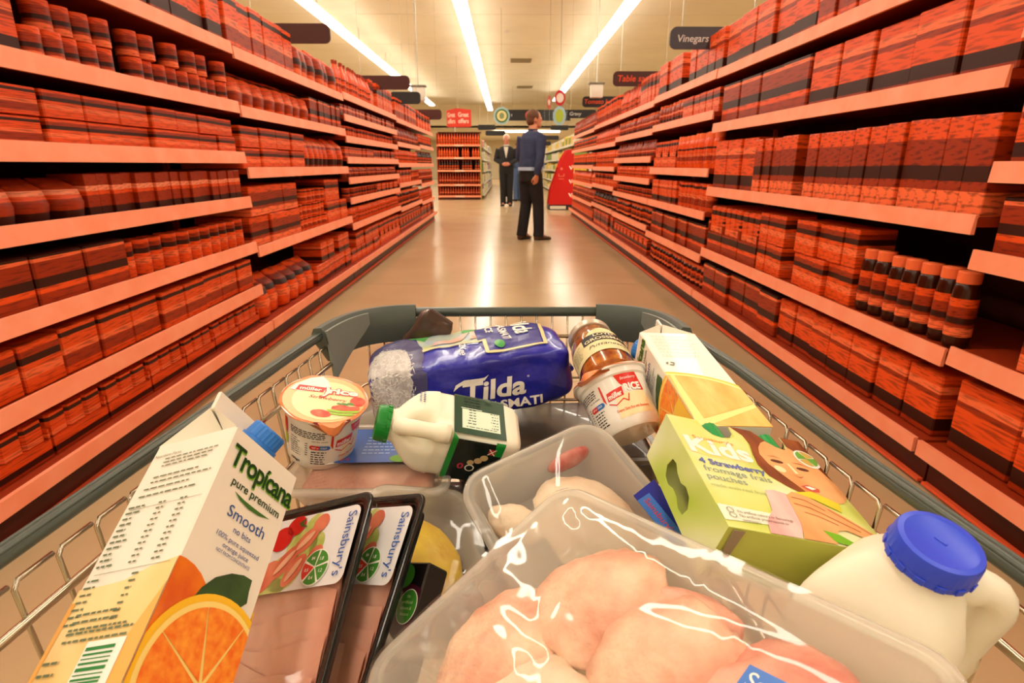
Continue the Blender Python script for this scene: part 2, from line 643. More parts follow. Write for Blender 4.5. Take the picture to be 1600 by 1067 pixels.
def proto_bag(m):
    rings = []
    for z, sx, sy in ((0, .44, .36), (.05, .48, .46), (.4, .49, .5), (.75, .47, .42), (.92, .46, .16), (1.0, .47, .03)):
        rings.append([(math.copysign(abs(math.cos(a)) ** .6, math.cos(a)) * sx, .5 + math.copysign(abs(math.sin(a)) ** .7, math.sin(a)) * sy, z) for a in [2 * PI * k / 16 for k in range(16)]])
    return [('pouch', G().loft(rings).mesh('foil_bag', [m], 50), None)]

PROTO, NAMES = {}, {}
for k in 'abcdef':
    PROTO['box' + k] = proto_box(B[k]); NAMES['box' + k] = ('food_carton', 'carton')
    PROTO['bag' + k] = proto_bag(B[k]); NAMES['bag' + k] = ('foil_food_bag', 'bag')
    PROTO['can' + k] = proto_can(B[k]); NAMES['can' + k] = ('food_can', 'can')
for k, gk in (('a', 'm'), ('c', 'd'), ('e', 'b')):
    PROTO['jar' + k] = proto_jar(B[k], GLS[gk]); NAMES['jar' + k] = ('sauce_jar', 'jar')
    PROTO['bot' + k] = proto_bottle(B[k], GLS[gk]); NAMES['bot' + k] = ('sauce_bottle', 'bottle')
for k in 'bdf':
    PROTO['cas' + k] = proto_case(B[k]); NAMES['cas' + k] = ('shelf_ready_case', 'case')
KINDWORD = {'box': 'flat orange tinted carton', 'bag': 'orange tinted foil bag', 'can': 'orange tinted food can', 'jar': 'dark orange jar with pale lid',
            'bot': 'slim dark orange bottle', 'cas': 'orange tinted open case of packs'}

def place(kind, label, group, M, parts=True):
    pr = PROTO[kind]
    nm, cat = NAMES[kind]
    if len(pr) == 1:
        o = link(nm, pr[0][1])
        o.matrix_world = M
        return tag(o, label, cat, group)
    o = thing(nm, label, cat, M, group)
    for pn, me, _ in pr:
        link(pn, me, o)
    return o

DEEP = .40
def bay(side, y0, y1, levels, fill, word, nlong=1):
    """one gondola bay; local frame: x along the aisle, y away from the aisle, z up"""
    s = 1 if side > 0 else -1
    fx = 1.33 * s
    if s > 0:
        M = Matrix(((0, 1, 0, fx), (1, 0, 0, y0), (0, 0, 1, 0), (0, 0, 0, 1)))      # mirrored frame is avoided below
        M = Matrix(((0, 1, 0, fx), (-1, 0, 0, y1), (0, 0, 1, 0), (0, 0, 0, 1)))
    else:
        M = Matrix(((0, -1, 0, fx), (1, 0, 0, y0), (0, 0, 1, 0), (0, 0, 0, 1)))
    L = y1 - y0
    t = thing('shelf_unit', 'orange tinted supermarket shelving bay, %s' % word, 'shelving', M, 'shelving bays along the aisle')
    top = levels[-1] + .19
    G().box((0, DEEP + .06, .1), (L, DEEP + .09, top)).build('back_panel', BACKM, t)
    for x in (0, L - .03):
        G().box((x, DEEP + .02, 0), (x + .03, DEEP + .06, top)).build('upright', SHELFM, t)
    G().box((0, .03, 0), (L, .06, .125)).build('plinth', KICKM, t)
    for i, z in enumerate(levels):
        b = 0.0 if i == 0 else .005
        d0 = -.03 if i == 0 else 0
        sh = G().box((.004, d0 + .012, z - .055), (L - .004, DEEP + .05, z - .03)).build('shelf', SHELFM, t)
        g = G()
        hh = .050 if i == 0 else .056
        g.add([(.004, d0, z - hh - .02), (L - .004, d0, z - hh - .02), (L - .004, d0 + .012, z - hh - .02), (.004, d0 + .012, z - hh - .02),
               (.004, d0 + b, z - .02), (L - .004, d0 + b, z - .02), (L - .004, d0 + .014, z - .02), (.004, d0 + .014, z - .02)],
              [(0, 3, 2, 1), (4, 5, 6, 7), (0, 1, 5, 4), (1, 2, 6, 5), (2, 3, 7, 6), (3, 0, 4, 7)])
        g.build('price_strip', STRIPM, sh)
        if i == 0:
            G().box((.004, .012, .012), (L - .004, .0299, .022)).build('bumper_rail', RAILM, sh)
    t['n'] = 0
    # goods
    for i, z in enumerate(levels):
        room = (levels[i + 1] - .075 - z) if i + 1 < len(levels) else .27
        rows = fill[i]
        x = .02
        for (frac, kind, w, hf, stack) in rows:
            xe = x + (L - .04) * frac
            shelf_word = ['base deck', 'first shelf up', 'second shelf up', 'third shelf up', 'fourth shelf up', 'fifth shelf up', 'sixth shelf up', 'seventh shelf up'][i]
            if i == len(levels) - 1:
                shelf_word = 'topmost shelf'
            lab = '%s on %s, %s' % (KINDWORD[kind[:3]], shelf_word, word)
            grp = '%s row, %s, %s' % (NAMES[kind][0].replace('_', ' '), shelf_word, word)
            n = max(1, int((xe - x) / w))
            ww = (xe - x) / n
            h = room * min(.96, hf * 1.14)
            dd = w * 1.0 if kind[:3] in ('jar', 'can', 'bot') else min(.34, max(.12, w * 1.5))
            for k in range(n):
                if rnd.random() < .02 and n > 3:
                    continue
                for q in range(stack):
                    if q == stack - 1 and stack > 1 and rnd.random() < .14:
                        continue
                    jit = rnd.uniform(0.0, .022) if kind[:3] != 'cas' else .0
                    hh = h / stack * rnd.uniform(.97, 1.0)
                    T = M @ Matrix.Translation((x + ww * (k + .5), .026 + jit, z - .0285 + q * (h / stack + .0012))) @ Matrix.Diagonal((ww * .98, dd, hh, 1))
                    place(kind, lab, grp, T)
            x = xe

def R1(*a):
    return list(a)
L1 = [.19, .40, .63, .865, 1.085, 1.325, 1.595]
bay(-1, 0.55, 3.12, L1, [
    R1((1, 'casb', .24, .86, 1)),
    R1((.45, 'boxd', .15, .8, 1), (.55, 'boxa', .17, .86, 1)),
    R1((.6, 'boxf', .19, .9, 1), (.4, 'cand', .085, .72, 1)),
    R1((.55, 'bagc', .13, .78, 1), (.45, 'boxc', .06, .88, 1)),
    R1((.5, 'boxa', .20, .84, 2), (.5, 'boxd', .16, .92, 2)),
    R1((.5, 'boxb', .22, .72, 1), (.5, 'cane', .08, .8, 2)),
    R1((.4, 'boxe', .18, .75, 1), (.6, 'boxb', .14, .95, 1))], 'nearest left bay')
bay(-1, 3.13, 5.12, [.19, .60, 1.01, 1.31, 1.58], [
    R1((.5, 'bagd', .16, .6, 1), (.5, 'boxb', .14, .75, 2)),
    R1((.4, 'boxe', .20, .9, 2), (.3, 'cana', .085, .7, 3), (.3, 'boxd', .15, .85, 2)),
    R1((.5, 'boxd', .22, .85, 2), (.5, 'bagb', .12, .9, 1)),
    R1((.6, 'baga', .14, .85, 1), (.4, 'boxf', .1, .8, 1)),
    R1((.5, 'boxa', .16, .9, 1), (.5, 'bage', .15, .8, 1))], 'second left bay')
bay(-1, 5.13, 7.55, [.19, .53, .75, .92, 1.09, 1.26, 1.43, 1.60], [
    R1((.5, 'boxd', .15, .8, 2), (.5, 'casd', .2, .8, 1)),
    R1((1, 'jara', .075, .8, 1)),
    R1((.5, 'canf', .075, .85, 1), (.5, 'boxb', .12, .9, 1)),
    R1((1, 'jarc', .07, .9, 1)),
    R1((.5, 'boxa', .13, .9, 1), (.5, 'boxe', .1, .85, 1)),
    R1((1, 'cand', .075, .85, 1)),
    R1((1, 'boxc', .1, .9, 1)),
    R1((.5, 'bota', .075, .9, 1), (.5, 'boxd', .14, .9, 1))], 'third left bay')
bay(-1, 7.56, 9.5, [.19, .5, .80, 1.05, 1.30, 1.58], [
    R1((1, 'casf', .22, .85, 1)), R1((1, 'jare', .08, .8, 1)), R1((.6, 'boxd', .12, .85, 1), (.4, 'cana', .08, .8, 1)),
    R1((1, 'jara', .075, .85, 1)), R1((1, 'botc', .075, .9, 1)), R1((1, 'boxa', .13, .85, 1))], 'fourth left bay')
bay(-1, 9.51, 11.2, [.19, .46, .74, 1.05, 1.33, 1.58], [
    R1((1, 'boxe', .18, .85, 1)), R1((1, 'bota', .08, .9, 1)), R1((1, 'jarc', .08, .85, 1)),
    R1((1, 'bote', .075, .9, 1)), R1((1, 'canb', .08, .85, 1)), R1((1, 'boxd', .15, .9, 1))], 'farthest left bay')

bay(1, 0.4, 1.64, [.19, .50, .79, 1.03, 1.39, 1.66], [
    R1((1, 'boxb', .20, .9, 1)), R1((1, 'boxe', .17, .9, 1)), R1((1, 'boxf', .14, .85, 1)),
    R1((1, 'casb', .22, .9, 1)), R1((1, 'boxb', .2, .8, 1)), R1((1, 'boxa', .16, .8, 1))], 'nearest right bay')
bay(1, 1.65, 3.94, [.19, .485, .885, 1.275, 1.595], [
    R1((.5, 'boxf', .20, .9, 1), (.5, 'boxb', .16, .95, 1)),
    R1((.35, 'casf', .26, .8, 1), (.4, 'boxd', .10, .82, 2), (.25, 'jare', .08, .65, 1)),
    R1((.28, 'boxb', .20, .82, 1), (.45, 'case_' if False else 'boxe', .085, .78, 1), (.27, 'boxe', .10, .8, 1)),
    R1((.5, 'boxf', .24, .85, 1), (.5, 'boxb', .19, .9, 1)),
    R1((.5, 'boxb', .20, .9, 1), (.5, 'boxa', .14, .85, 1))], 'second right bay')
bay(1, 3.95, 5.55, [.19, .43, .72, 1.0, 1.36, 1.60], [
    R1((1, 'jare', .09, .8, 1)), R1((1, 'boxf', .13, .85, 1)), R1((.5, 'boxb', .1, .8, 1), (.5, 'cana', .08, .8, 1)),
    R1((.45, 'casd', .2, .7, 1), (.55, 'jara', .085, .75, 1)), R1((.5, 'jarc', .075, .85, 1), (.5, 'boxd', .12, .8, 1)), R1((1, 'boxb', .13, .95, 1))], 'third right bay')
bay(1, 5.56, 7.4, [.19, .47, .72, .90, 1.10, 1.34, 1.58], [
    R1((1, 'casf', .2, .85, 1)), R1((1, 'jare', .08, .85, 1)), R1((1, 'canf', .075, .8, 1)), R1((1, 'jara', .07, .9, 1)),
    R1((1, 'botc', .07, .9, 1)), R1((1, 'jarc', .075, .85, 1)), R1((.6, 'bota', .08, .9, 1), (.4, 'boxd', .12, .9, 1))], 'fourth right bay')
bay(1, 7.41, 9.2, [.19, .48, .76, 1.0, 1.30, 1.58], [
    R1((1, 'boxe', .16, .85, 1)), R1((1, 'bote', .08, .9, 1)), R1((1, 'cand', .08, .85, 1)), R1((1, 'jara', .075, .85, 1)),
    R1((1, 'bota', .075, .9, 1)), R1((1, 'cana', .08, .9, 1))], 'fifth right bay')
bay(1, 9.21, 12.2, [.19, .45, .74, 1.02, 1.30, 1.56], [
    R1((1, 'casb', .22, .85, 1)), R1((1, 'jarc', .085, .85, 1)), R1((1, 'bota', .085, .9, 1)), R1((1, 'canb', .085, .85, 1)),
    R1((1, 'jare', .085, .9, 1)), R1((1, 'botc', .085, .9, 1))], 'farthest right bay')

# ---- end display at the head of the next aisle, orange tinted, rows of bottles
t = thing('end_display', 'orange tinted end display stacked with rows of dark bottles, left of the suited man', 'display shelving', Matrix.Translation((-2.04, 17.94, 0)))
EL = [.14, .47, .88, 1.24, 1.60]
G().box((0, .45, 0), (1.31, .48, 1.95)).build('back_panel', BACKM, t)
for x in (0, 1.28):
    G().box((x, .02, 0), (x + .03, .45, 1.90)).build('upright', P('olive side panel', (176, 150, 70), rough=.6) if x else SHELFM, t)
G().box((.0, .03, 0), (1.31, .06, .08)).build('plinth', KICKM, t)
for i, z in enumerate(EL):
    sh = G().box((.03, .012, z - .05), (1.28, .45, z - .03)).build('shelf', SHELFM, t)
    G().box((.01, 0, z - .07), (1.30, .012, z - .015)).build('price_strip', STRIPM, sh)
    G().box((.52, -.004, z - .068), (.80, 0, z - .017)).build('price_ticket', P('pale ticket', (255, 196, 170), rough=.5), sh)
    hh = [.27, .33, .28, .28, .32][i]
    kk = ['botc', 'botc', 'bote', 'bota', 'bota'][i]
    for k in range(16):
        if i in (2, 3) and rnd.random() < .12:
            continue
        T = Matrix.Translation((-2.04 + .075 + k * .0775, 17.96, z - .0285)) @ Matrix.Diagonal((.074, .075, hh, 1))
        w = ['lowest', 'second', 'middle', 'fourth', 'top'][i]
        place(kk, 'dark orange tinted bottle on the %s shelf of the far end display' % w, 'bottles, %s shelf of the end display' % w, T)

# ---- white shelving of the far aisle, on both sides beyond
PALE = {'w': P('pale pack', (222, 214, 190), rough=.5), 'g': P('green pack', (120, 150, 70), rough=.5), 'y': P('yellow pack', (226, 190, 70), rough=.5),
        'p': P('pink pack', (214, 150, 140), rough=.5), 'b': P('blue pack', (110, 140, 180), rough=.5)}
PRO2 = {k: G().rbox((-.48, 0, 0), (.48, 1, 1), .03, seg=1).mesh('far_pack', [m]) for k, m in PALE.items()}
WSH = P('white shelf steel', (226, 220, 200), rough=.45)
def far_bay(side, fx, y0, y1, word, keys):
    M = Matrix(((0, 1, 0, fx), (-1, 0, 0, y1), (0, 0, 1, 0), (0, 0, 0, 1))) if side > 0 else Matrix(((0, -1, 0, fx), (1, 0, 0, y0), (0, 0, 1, 0), (0, 0, 0, 1)))
    L = y1 - y0
    t = thing('shelf_unit', 'white shelving bay with mixed pale packs, %s' % word, 'shelving', M, 'white shelving beyond the aisle')
    G().box((0, .46, 0), (L, .49, 1.95)).build('back_panel', WSH, t)
    for x in (0, L - .03):
        G().box((x, .43, 0), (x + .03, .46, 1.95)).build('upright', WSH, t)
    for i, z in enumerate((.14, .5, .86, 1.2, 1.55)):
        sh = G().box((.0, .012, z - .05), (L, .46, z - .03)).build('shelf', WSH, t)
        G().box((0, 0, z - .07), (L, .012, z - .015)).build('price_strip', WHITEP, sh)
        n = int(L / (.45 if L < 7 else .8))
        for k in range(n):
            kk = rnd.choice(keys)
            h = rnd.uniform(.16, .27)
            o = link('mixed_pack', PRO2[kk])
            o.matrix_world = M @ Matrix.Translation((L * (k + .5) / n, .03, z - .0285)) @ Matrix.Diagonal((L / n * .95, .35, h, 1))
            tag(o, 'small pale pack on white shelving, %s' % word, 'pack', 'packs on white shelving, %s' % word)
far_bay(-1, -.66, 18.45, 22.5, 'just behind the end display', 'wwwgp')
far_bay(-1, -.66, 22.6, 30.5, 'farthest, past the end display', 'wwwpb')
far_bay(1, 1.72, 15.5, 20.5, 'behind the red promotional stand', 'wygyb')
far_bay(1, 1.72, 20.6, 30.5, 'farthest, past the red stand', 'wwgyb')

# ---- red promotional stand
REDC = P('red printed board', (206, 22, 16), rough=.45)
BLK = P('black plastic', (26, 25, 25), rough=.45)
t = thing('promotional_stand', 'red cardboard promotional stand with slanted side, right of the navy sweatshirt man', 'display stand', Matrix.Translation((1.0, 13.75, 0)))
G().box((0, 0, 0), (.56, .6, .12)).build('plinth', BLK, t)
G().box((.03, -.006, .02), (.40, 0, .09)).build('plinth_label', WHITEP, t)
pr = [(.0, .12), (.04, .45), (.27, 1.12), (.40, 1.34), (.56, 1.34), (.56, .12)]
n = len(pr)
for y0, nm in ((0, 'side_board'), (.57, 'side_board')):
    G().add([(x, y0, z) for x, z in pr] + [(x, y0 + .03, z) for x, z in pr], [tuple(range(n)), tuple(reversed(range(n, 2 * n)))] + [(i, (i + 1) % n + 0, (i + 1) % n + n, i + n)[::-1] for i in range(n)]).build(nm, REDC, t)
G().box((.50, .03, .12), (.56, .57, 1.34)).build('back_board', REDC, t)
for z in (.35, .65, .95):
    G().box((.20, .03, z), (.50, .57, z + .02)).build('shelf', REDC, t)
for k, z in enumerate((.32, .62, .92)):
    p = plane_map((.50, 0, z), (1, 0, 0), (0, 0, 1), .002)
    decal(t, 'printed_tick', INK_WHITE, [poly([(-.05, .06), (-.025, .06), (0, .02), (.025, .06), (.05, .06), (0, -.03)])], p)
p = plane_map((.28, 0, .78), (1, 0, 0), (0, 0, 1), .002)
decal(t, 'printed_smile', P('pale red print', (232, 120, 100), rough=.5), [rect(-.07, -.05, -.02, .03), rect(.05, .07, -.02, .03), rect(-.07, .07, -.03, -.015), rect(-.06, .06, -.09, -.075), disc(0, .14, .03)], p)

# ---- hanging and projecting signs
SIGN = P('black sign board', (28, 26, 27), rough=.5)
SIGNB = P('slate sign board', (62, 58, 66), rough=.5)
SIGNR = P('dark red tinted sign board', (66, 18, 8), rough=.5)
INK_OR = ink('orange tinted ink', (226, 80, 40))
INK_PALE = ink('pale sign ink', (206, 200, 196))
STEEL = P('bright steel', (190, 188, 180), rough=.25, metal=1)
def aisle_sign(label, x, y, z, w, h, m, s=None, im=INK_PALE, lx=0.0, sh=.15, arm=1, th=.42):
    t = thing('aisle_sign', label, 'sign', Matrix.Translation((x, y, z)), 'category signs over the shelving')
    ring = rrect(0, w, -h / 2, h / 2, h * .32, 0)
    G().loft([[(a, 0.0, b) for a, b, c in ring], [(a, .02, b) for a, b, c in ring]]).build('sign_board', m, t)
    for k in (.12, .88):
        G().box((w * k - .0015, .009, h / 2 - .002), (w * k + .0015, .012, CEIL - z)).build('hanging_wire', STEEL, t)
    if s:
        decal(t, 'lettering', im, [text(s, .05 + lx, -h * .18, h=h * th, bold=.01, shear=sh, align='l')], plane_map((0, 0, 0), (1, 0, 0), (0, 0, 1), .002))
    return t
aisle_sign('slate sign reading Vinegars above second right bay', 1.10, 4.25, 1.811, .62, .135, SIGNB, 'Vinegars', th=.32)
aisle_sign('dark red tinted sign reading Table sauces above the right shelving', 1.127, 6.55, 1.864, .62, .145, SIGNR, 'Table sauces', INK_OR)
aisle_sign('black sign reading Tomato ketchup above the right shelving', 1.136, 9.15, 1.894, .62, .15, SIGN, 'Tomato ketchup', INK_OR, -.02)
aisle_sign('small black sign reading Gravy at the far end of the right shelving', 1.159, 11.6, 1.921, .55, .15, SIGN, 'Gravy')
aisle_sign('dark red tinted sign over the second left bay, largest on the left', -1.754, 4.3, 1.843, .58, .12, SIGNR, arm=-1)
aisle_sign('dark red tinted sign over the third left bay', -1.637, 6.8, 1.855, .60, .14, SIGNR, arm=-1)
aisle_sign('black sign under a white box near the far left shelving', -1.518, 8.2, 1.846, .40, .15, SIGN, arm=-1)
aisle_sign('dark red tinted sign at the far end of the left shelving', -1.736, 11.0, 1.861, .60, .17, SIGNR, arm=-1)
for x, y, lab, ln in ((-1.19, 8.55, 'small white box lamp hanging above the left shelving', 'l'), (1.30, 8.9, 'small white box lamp hanging above the right shelving', 'r')):
    t = thing('box_lamp', lab, 'lamp', Matrix.Translation((x, y, 1.94 if x < 0 else 2.02)))
    G().rbox((-.09, -.05, -.10), (.09, .05, .08), .015).build('lamp_housing', WHITEP, t, 40)
    G().box((-.11, -.06, .08), (.11, .06, .10)).build('lamp_top', P('grey lamp top', (128, 120, 104), rough=.5), t)
    G().box((-.006, -.006, .10), (.006, .006, CEIL - t.matrix_world.translation.z)).build('lamp_rod', STEEL, t)

def hang(t, pts):
    for x, z0 in pts:
        G().box((x - .004, -.004, z0), (x + .004, .004, CEIL - t.matrix_world.translation.z)).build('hanging_wire', STEEL, t)
REDS = P('red offer board', (204, 48, 24), rough=.5)
t = thing('offer_sign', 'red hanging cube sign reading Great offers above the end display', 'sign', Matrix.Translation((-1.70, 17.6, 2.05)))
g = G()
g.add([(0, .25, 0), (.30, 0, 0), (.72, .02, 0), (.42, .30, 0), (0, .25, .46), (.30, 0, .50), (.72, .02, .46), (.42, .30, .44)], [(0, 1, 5, 4), (1, 2, 6, 5), (2, 3, 7, 6), (3, 0, 4, 7), (3, 2, 1, 0), (4, 5, 6, 7)])
g.build('sign_cube', REDS, t)
e1 = Vector((.30, -.25, 0)).normalized(); e2 = Vector((.42, .02, 0)).normalized()
INK_PINK = ink('pale pink ink', (255, 206, 190))
decal(t, 'lettering', INK_PINK, [text('Great', .19, .27, w=.30, h=.12, bold=.02), text('offers', .19, .10, w=.30, h=.12, bold=.02)], plane_map((0, .25, 0), e1, (0, 0, 1), .003))
decal(t, 'lettering', INK_PINK, [text('Great', .2, .27, w=.30, h=.12, bold=.02), text('offers', .2, .10, w=.30, h=.12, bold=.02)], plane_map((.30, 0, 0), e2, (0, 0, 1), .003))
hang(t, [(.34, .46)])
G().box((.22, .12, -.12), (.26, .16, 0)).build('sign_foot', STEEL, t)

BLUEP = P('pale blue card', (158, 196, 206), rough=.5)
GRNP = P('deep green card', (60, 112, 50), rough=.5)
CRMP = P('cream card', (226, 214, 150), rough=.5)
LIMP = P('lime card', (170, 190, 60), rough=.5)
REDP = P('crimson card', (190, 30, 36), rough=.5)
WHTP = P('off white card', (232, 216, 204), rough=.5)
def round_sign(label, x, y, z, layers):
    t = thing('hanging_disc_sign', label, 'sign', Matrix.Translation((x, y, z)))
    for i, (rx, rz, m, nm) in enumerate(layers):
        ring = [(rx * math.cos(a), rz * math.sin(a)) for a in [2 * PI * k / 32 for k in range(32)]]
        d = .004 * i
        G().loft([[(a, -d - .004, b) for a, b in ring], [(a, .004, b) for a, b in ring]][::-1]).build(nm, m, t)
    hang(t, [(0, layers[0][1])])
    return t
round_sign('round pale blue and green hanging sign left of the navy sweatshirt man', -.075, 12.5, 1.955, [(.165, .165, BLUEP, 'blue_ring'), (.13, .13, GRNP, 'green_ring'), (.10, .10, CRMP, 'cream_centre'), (.05, .06, P('sage card', (130, 150, 100), rough=.5), 'printed_emblem')])
round_sign('oval pale blue sign with lime centre hanging right of the navy sweatshirt man', 0.989, 11.3, 1.864, [(.12, .165, BLUEP, 'blue_ring'), (.075, .115, LIMP, 'lime_centre')])
t = round_sign('red round sign with white centre hanging above the oval blue one', 0.923, 10.5, 2.086, [(.09, .125, REDP, 'red_ring'), (.062, .075, WHTP, 'white_centre')])
t = round_sign('thin red sign seen edge-on left of the red round sign', .775, 11.0, 2.064, [(.035, .12, P('faded red card', (190, 90, 80), rough=.5), 'red_board'), (.02, .05, WHTP, 'white_centre')])

t = thing('crosswise_sign', 'long black crosswise sign with a red 23 disc behind the navy sweatshirt man', 'sign', Matrix.Translation((0.08, 24.0, 2.66)))
G().box((0, 0, 0), (2.45, .05, .40)).build('sign_board', SIGN, t)
ring = [(.86 + .17 * math.cos(a), .20 + .17 * math.sin(a)) for a in [2 * PI * k / 28 for k in range(28)]]
G().loft([[(a, .004, b) for a, b in ring], [(a, -.01, b) for a, b in ring]]).build('number_disc', P('sign red', (206, 62, 50), rough=.5), t)
decal(t, 'lettering', INK_WHITE, [text('23', .86, .11, h=.18, bold=.02)], plane_map((0, -.011, 0), (1, 0, 0), (0, 0, 1), .002))
decal(t, 'lettering', INK_PALE, dashes and [text('s', .16, .16, h=.12)], plane_map((0, -.001, 0), (1, 0, 0), (0, 0, 1), .002))
hang(t, [(.2, .4), (2.2, .4)])
for i, (x, y, z, w, h, lab) in enumerate(((-.90, 20.0, 2.177, .58, .16, 'black sign board over the white shelving, nearest of the pair'), (-.85, 26.0, 2.30, .85, .20, 'black sign board over the white shelving, farther of the pair'),
                                 (1.25, 17.0, 1.99, .5, .13, 'black sign board over the red stand'), (1.20, 20.0, 1.86, .55, .13, 'second black sign board receding past the red stand'),
                                 (1.15, 23.5, 1.80, .6, .15, 'third black sign board receding past the red stand'), (1.10, 27.5, 1.74, .7, .16, 'farthest black sign board receding past the red stand'))):
    aisle_sign(lab, x, y, z, w, h, SIGN, 'Groceries' if False else None)

# ================================================================== PEOPLE
SKIN = P('skin', (206, 140, 104), rough=.5, sss=.1)
SKIN2 = P('ruddy skin', (196, 124, 98), rough=.5, sss=.1)
def remeshed(g, name, mats, parent, voxel, smooth=4):
    me = g.mesh(name, mats)
    o = bpy.data.objects.new('remesh_work', me)
    COL.objects.link(o)
    r = o.modifiers.new('r', 'REMESH')
    r.mode = 'VOXEL'
    r.voxel_size = voxel
    r.use_smooth_shade = True
    sm = o.modifiers.new('s', 'SMOOTH')
    sm.factor = .5
    sm.iterations = smooth
    dg = bpy.context.evaluated_depsgraph_get()
    out = bpy.data.meshes.new_from_object(o.evaluated_get(dg))
    out.name = name
    bpy.data.objects.remove(o)
    out.materials.clear()
    for m in mats:
        out.materials.append(m)
    out.polygons.foreach_set('use_smooth', [True] * len(out.polygons))
    return link(name, out, parent)

def ering(z, rx, ry, cx=0, cy=0, n=20):
    return [(cx + rx * math.cos(2 * PI * k / n), cy + ry * math.sin(2 * PI * k / n), z) for k in range(n)]

def hand(g, w, d, palm_n, curl=.5, thumb_side=1):
    """palm and five fingers from the wrist w along d; the palm faces palm_n"""
    w, d, pn = Vector(w), Vector(d).normalized(), Vector(palm_n).normalized()
    side = d.cross(pn).normalized() * thumb_side
    M = Matrix((side, pn, d)).transposed().to_4x4()
    M.translation = w
    g.ell((0, 0, .045), (.040, .016, .055), M=M)
    for k, (x, ln) in enumerate(((.029, .070), (.010, .078), (-.009, .072), (-.027, .056))):
        pts, a, p = [], 0.0, Vector((x, 0, .075))
        pts.append(p.copy())
        for j in range(3):
            a += curl * (.6 + .25 * j)
            p = p + Vector((x * .02, math.sin(a), math.cos(a))) * ln * (.42, .32, .26)[j]
            pts.append(p.copy())
        g.tube([(M @ q) for q in pts], [.0095, .009, .0085, .007], 8)
    pts = [Vector((.030, .004, .02)), Vector((.050, .014, .045)), Vector((.052, .028, .075)), Vector((.046, .036, .095))]
    g.tube([M @ q for q in pts], [.012, .011, .010, .008], 8)

